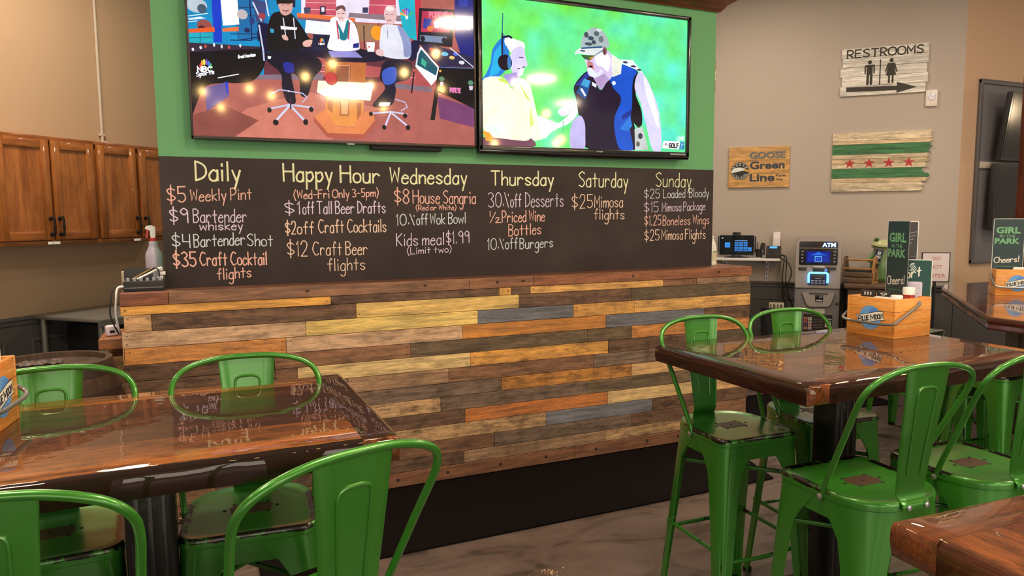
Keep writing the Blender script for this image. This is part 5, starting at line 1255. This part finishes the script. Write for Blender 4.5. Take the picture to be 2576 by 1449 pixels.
o = B(); o.box((0, .04, .13), (.36, .05, .16), .01); o.build('rear_housing', BP2, t, rot=(0, 0, 0))
sc = B().prism(rrect(-.168, .02, .168, .222, .012), -.012, .02, 'y').build('screen_frame', plain('silver_frame', (120, 112, 108), .3, metal=.5), t, rot=(-.12, 0, 0))
p = Pic(raw=True); p.poly(rrect(-.162, .026, .162, .217, .009), (10, 9, 16)); p.rect(-.11, .098, -.062, .146, (60, 150, 240)); p.rect(-.098, .118, -.074, .126, (20, 60, 130))
for r_ in range(4):
    for c_ in range(3): x, z = -.018 + .042 * c_, .134 - .024 * r_; p.rect(x, z, x + .036, z + .018, (56, 130, 214)); p.rect(x + .014, z + .005, x + .021, z + .013, (20, 50, 110))
for k in range(2): p.rect(.106, .084 - .02 * k, .142, .1 - .02 * k, (56, 140, 220))
p.rect(-.018, .162, .1, .168, (120, 170, 230)); p.ell(-.135, .19, .008, .006, (220, 220, 230)); p.build('screen', SCREEN, sc, -.0126)
B().box((0, -.012, .237), (.078, .03, .026), .005).build('webcam', BP, t)
t = thing('desk_phone', 'black desk phone with lit blue display on the wall shelf', 'phone', wrp(-.175, .2, SZ), RWR)
o = B(); o.prism([(-.075, 0), (.05, 0), (.05, .1), (.035, .115), (-.075, .03)], -.03, .105, 'x'); o.build('base', BP2, t)
m_ = Matrix.Translation((0, 0, 0))
p = Pic(raw=True); p.rect(-.034, -.014, .034, .014, (90, 190, 250)); g = p.build('display', SCREEN, t); g.location = (.035, .013, .103); g.rotation_euler = (-.87, 0, 0)
o = B()
for r_ in range(3):
    for c_ in range(3): o.box((.0 + .018 * c_, -.047 + .017 * r_, .058 + .014 * r_), (.012, .01, .004), .001)
o.build('key', plain('grey_key', (80, 74, 72), .5), t)
o = B(); o.tube(crv([(-.062, -.07, .04), (-.062, -.05, .075), (-.062, 0, .11), (-.062, .04, .13), (-.062, .055, .115)], 5), .018, 10, flat=1.3); o.build('handset', BP, t)
t = thing('pen_cup', 'dark cup of pens between the terminal and the phone', 'cup', wrp(-.275, .1, SZ), RWR)
B().lathe([(.03, 0), (.036, .08), (.033, .08), (.028, .004)], 16).build('cup', plain('brown_cup', (60, 44, 36), .5), t)
for k, (dx, c) in enumerate(((.012, (60, 150, 70)), (-.008, (40, 40, 40)), (.002, (180, 170, 160)))): B().cyl((dx * .4, 0, .01), (dx * 2.2, .006 * k, .15), .0035, 8).build('pen', plain(['pen_green', 'pen_black', 'pen_white'][k], c, .4), t)
t = thing('card_holder', 'upright white card holder behind the phone on the wall shelf', 'holder', wrp(-.115, .06, SZ), RWR)
o = B(); o.box((0, .006, .125), (.066, .012, .25), .003); o.box((0, -.014, .1), (.066, .03, .2), .004); o.build('body', plain('white_card_holder', (228, 204, 190), .5), t)
random.seed(5)
for k in range(3):
    pts = [wrp(-.075, .12 + .03 * k, SZ + .02), wrp(-.04 + .02 * k, .16, SZ + .01 - .01 * k), wrp(-.05 + .03 * k, .17, SZ - .2), wrp(-.02 + .03 * k, .12, SZ - .36), wrp(.04 + .02 * k, .06, SZ - .45 - .06 * k), wrp(.08, .04, .5)] if k < 2 else [wrp(-.07, .2, SZ - .0), wrp(.0, .2, SZ - .05), wrp(.03, .2, SZ - .14), wrp(.0, .16, SZ - .25), wrp(-.05, .12, SZ - .33), wrp(.0, .07, SZ - .5)]
    tag(B().tube(crv(pts, 7), .0045, 8).build('power_cable', BP2), ['black power cable hanging off shelf, left of the bundle', 'black power cable hanging off shelf, middle of the bundle', 'looped black cable off shelf end beside the cash machine'][k], 'cable', 'cables off the wall shelf')
AT = .2525
t = thing('cash_machine', 'grey free standing cash machine with blue glowing keypad frame and ATM sign', 'cash machine', wrp(AT, .5, 0), RWR)
ASV = plain('warm_silver_plastic', (164, 144, 130), .4, metal=.25); ADK = plain('charcoal_plastic', (62, 56, 54), .45)
out = [(-.19, .90), (-.19, 1.24)] + [(-.19 + .06 * (1 - math.cos(q)), 1.30 + .06 * math.sin(q)) for q in [k * PI / 12 for k in range(1, 7)]] + [(0, 1.368)] + [(.13 + .06 * math.sin(q), 1.30 + .06 * math.cos(q)) for q in [k * PI / 12 for k in range(0, 6)]] + [(.19, 1.24), (.19, .90)]
B().prism(out, .0, .36, 'y').build('upper_housing', ASV, t, smooth=40)
o = B(); o.box((0, .20, .45), (.385, .40, .90), .012); o.build('cabinet', plain('cabinet_grey', (112, 102, 95), .45, metal=.2), t)
o = B(); o.box((.178, .15, 1.1), (.03, .29, .4), .008); o.build('side_trim', ASV, t)
B().prism(rrect(-.162, 1.118, .16, 1.333, .014), -.008, .01, 'y').build('display_bezel', plain('gloss_black_panel', (16, 14, 18), .15, coat=.6), t)
B().box((0, -.009, 1.272), (.32, .004, .004)).build('bezel_divider', ASV, t)
p = Pic(raw=True); p.font('ATM', .028, 1.282, .142, 1.322, (70, 150, 255), .06); p.font('ATM', .03, 1.284, .14, 1.320, (225, 248, 255), .03); p.build('lit_sign', attr_paint('lit_blue_sign', emissive=1.6), t, -.0085)
p = Pic(raw=True); p.rect(-.105, 1.137, .1, 1.245, (8, 24, 110)); p.rect(-.09, 1.15, .085, 1.235, (14, 40, 150)); p.poly([(-.04, 1.215), (0, 1.24), (.04, 1.215)], (40, 110, 230)); p.rect(-.06, 1.208, .065, 1.212, (60, 150, 250))
for a in ((-.03, 1.15, .03, 1.155), (-.03, 1.195, .03, 1.2), (-.03, 1.15, -.025, 1.2), (.025, 1.15, .03, 1.2)): p.rect(*a, (110, 200, 255))
p.rect(-.015, 1.168, .015, 1.186, (30, 90, 220)); p.build('screen', SCREEN, t, -.0085)
for s_ in (-1, 1):
    for k in range(4): B().box((s_ * .135, -.011, 1.15 + .03 * k), (.018, .008, .013), .002).build('function_key', plain('grey_key_light', (140, 132, 128), .4), t)
o = B(); o.box((-.13, -.004, 1.082), (.07, .012, .03), .003); o.build('card_slot', ADK, t)
o = B(); o.box((.005, -.012, 1.1), (.1, .024, .02), .004); o.build('receipt_lip', plain('pale_silver', (190, 180, 174), .3, metal=.4), t); B().box((.005, -.006, 1.075), (.095, .016, .036), .003).build('receipt_slot', ADK, t)
o = B(); o.box((.11, -.004, 1.088), (.08, .014, .026), .003); o.box((.09, -.01, 1.068), (.02, .02, .04), .003); o.build('card_reader', ADK, t)
B().box((.07, -.008, 1.074), (.014, .01, .014), .002).build('reader_light', plain('blue_led', (60, 120, 255), .3, emit=(40, 120, 255), es=2), t)
B().prism(rrect(-.083, .935, .09, 1.055, .014), -.006, .004, 'y').build('keypad_well', plain('keypad_blue', (40, 48, 80), .4), t)
gl = B(); gl.tube(crv([(-.076, -.011, .955), (-.076, -.011, 1.03), (-.07, -.011, 1.043), (-.055, -.011, 1.047), (.062, -.011, 1.047), (.077, -.011, 1.043), (.083, -.011, 1.03), (.083, -.011, .955)], 4), .0085, 8); gl.build('glow_frame', plain('lit_blue_frame', (60, 150, 255), .3, emit=(80, 190, 255), es=5), t)
B().box((.003, -.012, .995), (.045, .006, .004)).build('note_slot', plain('pale_silver', (190, 180, 174)), t); B().box((.003, -.008, 1.01), (.11, .01, .05), .003).build('dispenser_mouth', ADK, t)
o = B()
for r_ in range(2):
    for c_ in range(4): o.box((-.045 + .032 * c_, -.014, .952 + .02 * r_), (.024, .008, .014), .002)
o.build('keypad_keys', plain('steel_key', (150, 150, 165), .3, metal=.6), t)
B().box((0, .0, .905), (.384, .012, .006)).build('seam', ADK, t)
dr = B().prism([(-.128, .862), (.15, .862), (.118, .765), (.095, .74), (-.05, .735), (-.075, .745), (-.09, .765)], -.012, .01, 'y').build('dispenser_drawer', ASV, t)
B().tube([(-.13, -.01, .866), (-.125, -.01, .84), (-.095, -.012, .76), (-.075, -.012, .74), (-.05, -.012, .73), (.095, -.012, .735), (.12, -.012, .76), (.152, -.012, .866)], .003, 6).build('drawer_groove', ADK, dr)
B().box((.012, -.014, .858), (.16, .01, .01), .002).build('drawer_lip', ADK, dr); B().box((.018, -.013, .815), (.066, .01, .062), .006).build('latch_recess', plain('gloss_black_panel', (16, 14, 18)), dr); B().box((.018, -.018, .795), (.056, .008, .014), .003).build('latch', plain('pale_silver', (190, 180, 174)), dr)
B().lathe([(.014, 0), (.014, .008), (.009, .011)], 14, M=Matrix.Translation((.168, .002, .77)) @ Matrix.Rotation(PI / 2, 4, 'X')).build('lock', ADK, t)
p = Pic(); p.rect(-.108, .48, .135, .665, (30, 26, 26)); random.seed(8)
for k, col in enumerate(((206, 120, 80), (210, 190, 170), (190, 90, 90), (200, 180, 160), (60, 60, 110), (206, 150, 120), (206, 130, 80), (190, 170, 150))):
    x = -.104 + .036 * (k % 2); z = .612 - .03 * (k // 2); p.rect(x, z, x + .03, z + .024, col); p.ell(x + .015, z + .012, .008, .006, (90, 60, 60), 10)
for k in range(6): p.stroke([(-.025, .615 - .014 * k), (.06, .615 - .014 * k)], .003, (130, 104, 90))
p.stroke([(-.05, .65), (.08, .65)], .005, (100, 90, 80)); p.rect(.075, .55, .125, .595, (206, 190, 170)); p.ell(.095, .572, .014, .014, (180, 80, 60), 12); p.rect(.085, .62, .13, .628, (190, 180, 170)); p.rect(.08, .605, .13, .61, (190, 180, 170))
p.poly(rrect(-.02, .672, .07, .718, .016), (200, 182, 160)); p.build('sticker_panel', PAINT, t, -.0015)
t = thing('trash_bin', 'dark wrapped crate with a bag, between plank counter and cash machine', 'bin', wrp(-.09, .62, 0), RWR)
random.seed(12); o = B(); rs = []
for k in range(14):
    z = .03 + .70 * k / 13; rs.append([((.13 + .012 * math.sin(9 * q + z * 40) + random.uniform(-.006, .006)) * math.cos(q) * 1.0, (.11 + .01 * math.sin(7 * q + z * 30)) * math.sin(q), z) for q in [2 * PI * i / 36 for i in range(36)]])
o.rings(rs); o.build('liner_bag', plain('black_plastic_film', (44, 40, 40), .3, coat=.4), t, smooth=70)
B().box((0, 0, .02), (.24, .2, .04), .01).build('base', BP2, t)
o = B(); o.box((0, -.0, .745), (.13, .12, .05), .003); o.build('carton', plain('cream_carton', (170, 146, 116), .6), t); o = B(); [o.box((-.05 + .03 * k, -.061, .745), (.008 + .006 * (k % 2), .002, .04)) for k in range(4)]; o.build('carton_print', plain('carton_dark', (60, 50, 44)), t, smooth=0)

# ------------------------------------------------------------------ host stand with tote, frog and sign
HD = wood('dark_walnut', (58, 38, 28), (86, 58, 42), (14, 14, 1.2), .5, .2, 2.2, dark=(24, 16, 12))
t = thing('host_stand', 'dark wooden cabinet stand beside the cash machine', 'cabinet', wrp(.80, .42, 0), RWR)
B().box((0, .0, .945), (.66, .46, .04), .005).build('top', wood('walnut_top', (92, 62, 44), (120, 84, 58), (1.2, 14, 14), .4, .3, 2.2), t)
B().box((0, .01, .46), (.60, .40, .925), .004).build('body', HD, t)
for x in (-.15, .15):
    d = B(); d.box((x, -.196, .46), (.27, .016, .80), .004); d = d.build('door', HD, t)
    o = B(); o.box((x, -.206, .80), (.2, .01, .012), .002); o.box((x, -.206, .12), (.2, .01, .012), .002); o.build('door_moulding', HD, d)
HZ = .966
t = thing('bottle_tote', 'wooden six bottle tote with opener on its end, on the host stand', 'tote', wrp(.60, .51, HZ), RWR - .4)
TW = wood('tote_walnut', (92, 66, 46), (124, 92, 62), (1.2, 12, 12), .6, 0, 2.6); TE = wood('tote_oak', (172, 110, 52), (200, 136, 70), (12, 12, 1.2), .5, .2, 2.6)
for s_, m_ in ((-1, TW), (1, TE)):
    B().prism([(-.065, 0), (.065, 0), (.06, .12), (.028, .235), (-.028, .235), (-.06, .12)], s_ * .125 - .009, s_ * .125 + .009, 'x').build('end_board', m_, t)
o = B()
for z in (.03, .078): o.box((0, -.066, z), (.25, .01, .042), .002); o.box((0, .066, z), (.25, .01, .042), .002)
o.box((0, 0, .006), (.232, .122, .01)); o.build('side_slat', TW, t)
B().cyl((-.125, 0, .205), (.125, 0, .205), .009, 12).build('carry_bar', TE, t)
B().box((0, -.058, .13), (.25, .008, .014), .002).build('upper_slat', TE, t)
o = B(); o.box((0, 0, .095), (.2, .1, .04), .01); o.build('packed_bottles', BP2, t)
o = B(); o.box((.138, 0, .155), (.008, .03, .05), .004); o.box((.146, 0, .165), (.018, .04, .016), .006); o.build('bottle_opener', plain('dark_iron', (56, 44, 38), .4, metal=.6), t)
p = Pic()
for z in (.088, .069, .048, .03): p.scribble(-.026, z - .007, .026, z + .007, .004, (70, 44, 24), 4)
g = p.build('lettering', PAINT, t); g.location = (.1346, 0, 0); g.rotation_euler = (0, 0, PI / 2)
t = thing('frog_figure', 'green ceramic frog figure half hidden behind the tall menu', 'figurine', wrp(.80, .29, HZ), RWR)
FG = plain('frog_green_glaze', (112, 140, 82), .3, coat=.6, var=.35, vscale=9)
o = B(); rs = []
for rr, z, y in ((.075, 0, 0), (.10, .04, 0), (.108, .12, 0), (.10, .2, .0), (.085, .27, -.0), (.078, .30, -.005)): rs.append([(rr * math.cos(q), y + rr * .8 * math.sin(q), z) for q in [2 * PI * i / 24 for i in range(24)]])
o.rings(rs); o.build('body', FG, t, smooth=80)
FC = plain('frog_cream_glaze', (196, 184, 126), .3, coat=.6, var=.3, vscale=30)
o = B(); o.ball((0, -.02, .33), .09, 20, (1.15, 1.0, .6)); hd = o.build('head', FC, t, smooth=80)
for s_ in (-1, 1):
    B().ball((s_ * .058, -.035, .375), .028, 14).build('eye_bulge', FG, hd); B().ball((s_ * .06, -.058, .38), .015, 12).build('eye', plain('black_eye', (14, 12, 12), .1, coat=1), hd)
B().tube(crv([(-.09, -.06, .325), (-.05, -.1, .315), (0, -.112, .312), (.05, -.1, .315), (.09, -.06, .325)], 5), .005, 8).build('mouth', plain('dark_glaze', (50, 60, 40), .3), hd)
for s_ in (-1, 1): B().tube(crv([(s_ * .085, -.02, .24), (s_ * .12, -.06, .2), (s_ * .10, -.1, .19), (s_ * .08, -.115, .21)], 5), .022, 12, r2=.014).build('arm', FG, t, smooth=80)
for s_ in (-1, 1): B().ball((s_ * .07, -.06, .03), .05, 14, (.9, 1.3, .6)).build('foot', FG, t, smooth=80)
t = thing('drink_can', 'dark blue can in the frog figure hand', 'can', wrp(.735, .42, HZ + .19), RWR); t.rotation_euler = (0, .25, RWR)
B().lathe([(.0, 0), (.028, 0), (.033, .006), (.033, .1), (.027, .112), (.0, .11)], 20, cap=False).build('body', plain('navy_can', (36, 40, 66), .3, coat=.5), t)
p = Pic(); p.font('II', -.012, .062, .012, .088, (226, 220, 214), .03); p.scribble(-.026, .026, .026, .052, .004, (226, 220, 214), 6); p.warp(lambda x, y, z: (.0334 * math.sin(x / .0334), -.0334 * math.cos(x / .0334) + y, z)); p.build('label', PAINT, t)
t = thing('floor_sign', 'framed DO NOT ENTER sign on a black pole behind the side bar', 'sign', (5.83, 4.16, 0), -.62)
B().lathe([(.0, 0), (.15, 0), (.15, .012), (.03, .03), (.0, .03)], 24, cap=False).build('base', BP2, t); B().cyl((0, 0, .02), (0, 0, 1.0), .011, 12).build('pole', BP2, t)
B().box((0, 0, 1.118), (.225, .012, .258), .003).build('frame', BP2, t)
p = Pic(); p.rect(-.104, .998, .104, 1.24, (226, 200, 186))
for txt, z, a, b_ in (('DO', 1.18, -.028, .034), ('NOT', 1.107, -.045, .05), ('ENTER', 1.03, -.075, .08)): p.font(txt, a, z, b_, z + .03, (188, 92, 82), .01)
p.build('sign_sheet', GLOSSPRINT, t, -.0068)

# ------------------------------------------------------------------ dark screens on the far wall
t = thing('screen_panel', 'grey framed wall panel behind the two dark screens', 'wall panel', (7.55, FY, 1.113))
B().box((0, -.008, .838), (1.95, .016, 1.676), .002).build('backing', plain('grey_panel_paint', (112, 102, 96), .6), t)
o = B()
for c, d in (((0, -.02, .02), (1.955, .03, .04)), ((0, -.02, 1.656), (1.955, .03, .04)), ((-.96, -.02, .838), (.035, .029, 1.674)), ((.96, -.02, .838), (.035, .029, 1.674))): o.box(c, d, .006)
o.build('moulding', plain('grey_panel_trim', (96, 86, 80), .5), t)
B().box((-.45, -.025, .905), (1.0, .03, .06), .004).build('mounting_rail', plain('pale_rail', (190, 168, 140), .5), t)
def dark_tv(label, loc, rx):
    t = thing('television', label, 'television', loc, rx=rx)
    B().box((0, .02, .3), (1.02, .05, .60), .008).build('casing', BP2, t); B().prism(rrect(-.505, .003, .505, .597, .004), -.008, .0, 'y').build('bezel', plain('bezel_gloss', (16, 13, 12), .15, coat=.3), t)
    B().box((0, -.0085, .305), (.96, .002, .55)).build('screen', plain('dark_glass', (10, 8, 7), .16, spec=.55), t); B().box((0, .065, .3), (.2, .04, .2), .01).build('wall_mount', BP2, t)
dark_tv('upper dark wall screen tilted down, reflecting warm lamps', (7.17, FY - .17, 2.05), .13)
dark_tv('lower dark wall screen under the tilted one', (7.17, FY - .13, 1.425), .02)

# ------------------------------------------------------------------ left corner: cupboards, steel table, barrel
OAK = wood('honey_oak', (136, 70, 27), (176, 100, 42), (12, 12, 1.0), .38, .35, 2.2, dark=(92, 46, 18), darkamt=.45, bump=.12)
OAKH = wood('honey_oak_rail', (132, 68, 27), (170, 96, 40), (1.0, 12, 12), .38, .35, 2.2, dark=(92, 46, 18), darkamt=.45, bump=.12)
IRON = plain('dark_bronze_pull', (44, 36, 30), .4, metal=.7)
def cupboard(label, t0, t1, doors):
    w = t1 - t0; t = thing('wall_cupboard', label, 'cupboard', wlp((t0 + t1) / 2, .001, 1.41), RWL, 'oak wall cupboards')
    o = B(); o.box((0, -.155, .355), (w - .002, .31, .71), .002); o.build('carcass', OAK, t)
    for z in (.012, .698): B().box((0, -.318, z), (w - .002, .016, .026 if z < .1 else .024), .001).build('face_rail', OAKH, t)
    for a, b_, hx in doors:
        a -= (t0 + t1) / 2; b_ -= (t0 + t1) / 2; d = B(); z0, z1 = .03, .686; st = .058
        for c, dd in (((a + st / 2, -.331, (z0 + z1) / 2), (st, .02, z1 - z0)), ((b_ - st / 2, -.331, (z0 + z1) / 2), (st, .02, z1 - z0))): d.box(c, dd, .004)
        d = d.build('door', OAK, t)
        for z in (z0 + st / 2, z1 - st / 2): B().box(((a + b_) / 2, -.331, z), (b_ - a - 2 * st, .02, st), .004).build('rail', OAKH, d)
        B().box(((a + b_) / 2, -.327, (z0 + z1) / 2), (b_ - a - 2 * st + .006, .008, z1 - z0 - 2 * st + .006)).build('panel', OAK, d)
        x = (a + .022) if hx < 0 else (b_ - .022); o = B()
        o.tube(crv([(x, -.375, .055), (x, -.382, .075), (x, -.384, .12), (x, -.382, .165), (x, -.375, .185)], 4), .0065, 10); o.ball((x, -.383, .12), .010, 10, (.9, .9, 2.0))
        for z in (.068, .172): o.cyl((x, -.34, z), (x, -.38, z), .005, 8); o.ball((x, -.345, z), .013, 10, (1, .5, 1.2))
        o.build('handle', IRON, d)
    return t
cupboard('oak wall cupboard at far left with two doors, nearest the photo edge', 2.72, 3.71, [(3.02, 3.372, 1), (3.392, 3.70, -1)])
cupboard('oak wall cupboard beside the green wall, right door partly hidden', 3.712, 4.42, [(3.728, 4.05, 1), (4.08, 4.40, -1)])
t = thing('cupboard_label', 'small white label under the left oak cupboard', 'label', wlp(3.365, .33, 1.409), RWL); B().box((0, 0, .012), (.085, .001, .018)).build('paper', NAPK, t, loc=(0, -.0145, .0))
t = thing('cupboard_label', 'small white label under the right oak cupboard', 'label', wlp(4.02, .33, 1.409), RWL); B().box((0, 0, .012), (.06, .001, .016)).build('paper', NAPK, t, loc=(0, -.0145, .0))
t = thing('conduit', 'thin painted pipe running down the beige wall to the cupboards', 'pipe', wlp(4.05, .012, 2.135), RWL)
B().cyl((0, 0, 0.02), (0, 0, CEIL - 2.135), .011, 12).build('pipe', plain('beige_pipe', (186, 160, 132), .6), t); B().box((0, -.0, .075), (.05, .02, .02), .004).build('clip', plain('beige_pipe', (186, 160, 132)), t); B().box((.012, -.004, .015), (.05, .03, .03), .006).build('end_box', plain('beige_pipe', (186, 160, 132)), t)
STL = plain('brushed_steel', (150, 136, 120), .4, metal=.6, bump=.05, bscale=300)
t = thing('steel_table', 'stainless steel prep table under the cupboards behind the barrel', 'table', wlp(3.40, .01, 0), RWL)
o = B(); o.box((.9, -.33, .905), (1.8, .66, .028), .006); o.box((.9, -.652, .885), (1.8, .012, .05), .004); o.build('top', STL, t)
for x in (.05, 1.74):
    for y in (-.06, -.61): B().cyl((x, y, 0), (x, y, .9), .02, 14).build('leg', STL, t)
t = thing('under_counter_fridge', 'black cabinet standing under the steel prep table', 'fridge', wlp(4.2, .1, 0), RWL); B().box((0, -.2, .42), (1.2, .42, .84), .01).build('body', plain('fridge_black', (30, 27, 26), .5), t); B().box((-.1, -.42, .6), (.02, .02, .3), .004).build('handle', STL, t)
t = thing('barrel', 'old wine barrel standing upright at the left end of the plank counter', 'barrel', (-.605, 3.735, 0))
BW = wood('barrel_oak', (58, 38, 26), (86, 58, 38), (9, 9, 1.0), .65, 0, 2.4, dark=(30, 20, 16), darkamt=.7)
def br(z): q = (z - .475) / .475; return .295 - .055 * q * q
B().lathe([(br(.95 * k / 20), .95 * k / 20) for k in range(21)] + [(br(.95) - .025, .95), (br(.95) - .03, .925), (.0, .925)], 40, cap=False).build('staves', BW, t, smooth=60)
for z in (.04, .15, .33, .62, .80, .91): B().lathe([(br(z - .02) + .001, z - .02), (br(z - .02) + .004, z - .02), (br(z + .02) + .004, z + .02), (br(z + .02) + .001, z + .02)], 40, cap=False).build('hoop', plain('rusty_hoop', (66, 48, 40), .5, metal=.6, var=.3), t, smooth=60)
for a in (-1.0, .3): B().ball(((br(.8) + .004) * math.cos(a), (br(.8) + .004) * math.sin(a), .80), .007, 8).build('hoop_rivet', IRON, t)
random.seed(21); o = B(); n = 14; rs = []
for i in range(n): rs.append([(-.09 + .18 * i / (n - 1) + random.uniform(-.005, .005), -.05 + .1 * j / 8, .003 + .011 * random.random() * (1 if 0 < i < n - 1 else .2)) for j in range(9)])
o.rings(rs, closed=False); wrap = o.build('plastic_wrap', plain('clear_film', (150, 140, 132), .05, coat=1, trans=.6), loc=(-.66, 3.79, .926), smooth=80); tag(wrap, 'crumpled clear plastic wrap lying on the barrel top', 'plastic wrap')
t = thing('trash_bag', 'dark plastic trash bag at left photo edge behind the barrel', 'bag', (-1.33, 4.65, 0)); random.seed(17); o = B(); rs = []
for k in range(16):
    f = k / 15; R_ = .25 * math.sin(PI * (.25 + .68 * f)) + .02; rs.append([((R_ + random.uniform(-.035, .03)) * math.cos(q), (R_ + random.uniform(-.02, .02)) * math.sin(q), .0 + .98 * f) for q in [2 * PI * i / 22 for i in range(22)]])
o.rings(rs); o.build('bag', plain('black_bag_film', (40, 36, 34), .4, coat=.2), t, smooth=70)
t = thing('low_bench', 'low pallet-wood ledge at the left end of the plank counter', 'ledge', (-.40, 4.28, 0))
pl = Planks()
for k in range(9): pl.box((-.0, 0, .05 + .0975 * k), (.108, .34, .095), .003, 1); pl.paint(random.choice([(150, 104, 62), (120, 84, 56), (172, 128, 76)]), .5)
pl.build('planks', M_PALLET, t, smooth=0)
pl = Planks(); pl.box((-.0, -.01, .949), (.114, .36, .054), .003, 1); pl.paint((156, 92, 48), .4); pl.build('cap', M_CEDAR, t, smooth=0)
t = thing('charger_cube', 'white charger cube on the low ledge by the counter end', 'charger', (-.405, 4.20, .9765), .35); B().box((0, 0, .028), (.058, .05, .056), .012, 3).build('body', plain('white_gloss_plastic', (236, 208, 202), .25, coat=.5), t); B().box((-.004, -.0255, .024), (.022, .002, .013)).build('port', BP, t)
# on the counter ledge
t = thing('cable_hub', 'black device with a row of grey knobs and cables on the counter ledge', 'device', (-.237, 4.10, 1.2128))
o = B(); o.box((0, 0, .026), (.186, .09, .052), .005); o.build('body', BP2, t); B().box((0, -.046, .018), (.178, .003, .008), .001).build('front_strip', plain('steel_strip', (96, 90, 86), .3, metal=.6), t)
for k in range(6): B().lathe([(.0085, 0), (.0085, .02), (.006, .022)], 10, (-.07 + .029 * k, -.03, .046)).build('knob', plain('grey_knob', (150, 144, 136), .35), t)
B().prism(rrect(-.092, .045, .04, .112, .02), .026, .038, 'y').build('back_panel', BP, t)
B().tube(crv([(-.055, -.02, .06), (-.0, .0, .09), (.03, .02, .105), (.06, .03, .108)], 5), .0035, 8).build('brown_wire', plain('brown_wire', (150, 104, 50), .5), t)
B().tube(crv([(-.03, -.025, .062), (.01, -.015, .08), (.05, .0, .1), (.085, .02, .115)], 5), .005, 8).build('white_wire', WHITE, t)
B().tube(crv([(.03, .01, .1), (.055, -.01, .115), (.07, -.02, .1), (.072, -.025, .06)], 5), .0035, 8).build('black_wire', BP, t)
o = B(); [o.box((.075 + .012 * (k % 2), .028, .062 + .022 * k), (.026, .02, .018), .003) for k in range(3)]; o.build('plug', WHITE, t)
t = thing('spray_bottle', 'clear spray bottle with red and white trigger on the counter ledge', 'bottle', (-.194, 4.285, 1.2128))
PB = plain('frosted_bottle_plastic', (206, 184, 186), .3, trans=.25)
B().lathe([(.0, 0), (.038, 0), (.042, .006), (.042, .165), (.04, .178), (.026, .21), (.021, .228), (.023, .24), (.017, .246), (.016, .255), (0, .255)], 24, cap=False).build('body', PB, t, smooth=60)
B().lathe([(.0, .246), (.018, .246), (.018, .264), (.0, .264)], 18, cap=False).build('collar', plain('red_cap', (196, 40, 40), .4), t)
o = B(); o.prism([(-.01, .262), (.012, .262), (.014, .30), (.013, .322), (-.008, .33), (-.03, .326), (-.036, .312), (-.014, .304)], -.011, .011, 'y'); o.build('spray_head', WHITE, t)
o = B(); o.prism([(-.03, .31), (-.018, .306), (-.022, .285), (-.026, .262), (-.034, .262), (-.032, .29)], -.006, .006, 'y'); o.build('trigger', MATS['red_cap'], t)
t = thing('small_carton', 'pale open carton on the left end of the counter ledge', 'carton', (-.318, 4.42, 1.2128), .2); B().box((-.0, 0, .04), (.085, .07, .08), .003).build('carton', plain('ivory_card', (206, 180, 150), .7), t)
for k, (m_, dx, lab) in enumerate(((WHITE, 0, 'white cable hanging down the left end of the plank counter'), (BP2, -.016, 'black cable hanging down the left end of the plank counter'))):
    tag(B().tube(crv([(-.30 + dx * .3, 4.07, 1.235 + .003 * k), (-.352 + dx, 4.05, 1.236), (-.362 + dx * 1.4, 4.03, 1.17), (-.366 + dx * 1.5, 4.03, 1.10), (-.357 + dx * .6, 4.05, 1.02), (-.352 + dx * .2, 4.12, .985)], 6), .0055 if k == 0 else .004, 8).build('power_cable', m_), lab, 'cable')
t = thing('lotion_bottle', 'white pump bottle at the right end of the counter ledge', 'bottle', (3.508, 4.25, 1.2128)); B().lathe([(.0, 0), (.03, 0), (.032, .01), (.031, .12), (.02, .165), (.011, .178), (.011, .19), (.0, .19)], 20, cap=False, sy=.7).build('body', plain('cream_bottle', (232, 214, 190), .35), t); B().cyl((0, 0, .18), (0, 0, .21), .005, 8).build('pump', WHITE, t); B().box((-.008, 0, .208), (.034, .012, .008), .003).build('nozzle', WHITE, t)
p = Pic(); p.rect(-.016, .03, .016, .09, (210, 186, 140)); p.rect(-.016, .092, .016, .1, (110, 130, 70)); p.build('label', PAINT, t, -.0235)

# ------------------------------------------------------------------ string lamps and ceiling lamps that the glossy surfaces mirror
BULB = plain('lit_warm_bulb', (255, 220, 160), .3, emit=(255, 206, 128), es=105)
SOCK = plain('black_socket', (20, 18, 16), .5)
SPOTS = [(1.22, 1.47, 2.95), (1.04, 1.03, 2.9), (1.85, 1.56, 2.9), (1.65, 1.08, 2.85), (.79, .45, 2.8), (.58, .49, 2.85), (.34, -.22, 2.75), (.16, .13, 2.85), (1.94, .41, 2.75), (2.35, 1.13, 2.85), (1.98, 2.1, 2.97), (1.33, .96, 2.8), (1.45, 1.08, 2.8), (1.56, .93, 2.8), (3.0, 1.5, 2.9), (3.43, 1.45, 2.5), (3.3, 1.6, 2.6), (3.68, 1.2, 2.4), (2.9, 1.2, 2.33), (3.55, 1.35, 2.34)]
bulb0 = None
for k, (x, y, z) in enumerate(SPOTS):
    if bulb0 is None:
        bulb0 = thing('pendant_bulb', 'bare warm bulb on a cord from the ceiling', 'lamp', (x, y, z), group='hanging bulbs')
        B().ball((0, 0, 0), .03, 14, (1, 1, 1.15)).build('bulb', BULB, bulb0, smooth=80); B().lathe([(.016, .03), (.018, .075), (.008, .085)], 12).build('socket', SOCK, bulb0); B().cyl((0, 0, .08), (0, 0, 1), .003, 6).build('cord', SOCK, bulb0)
    else:
        o = copy_tree(bulb0); o.location = (x, y, z)
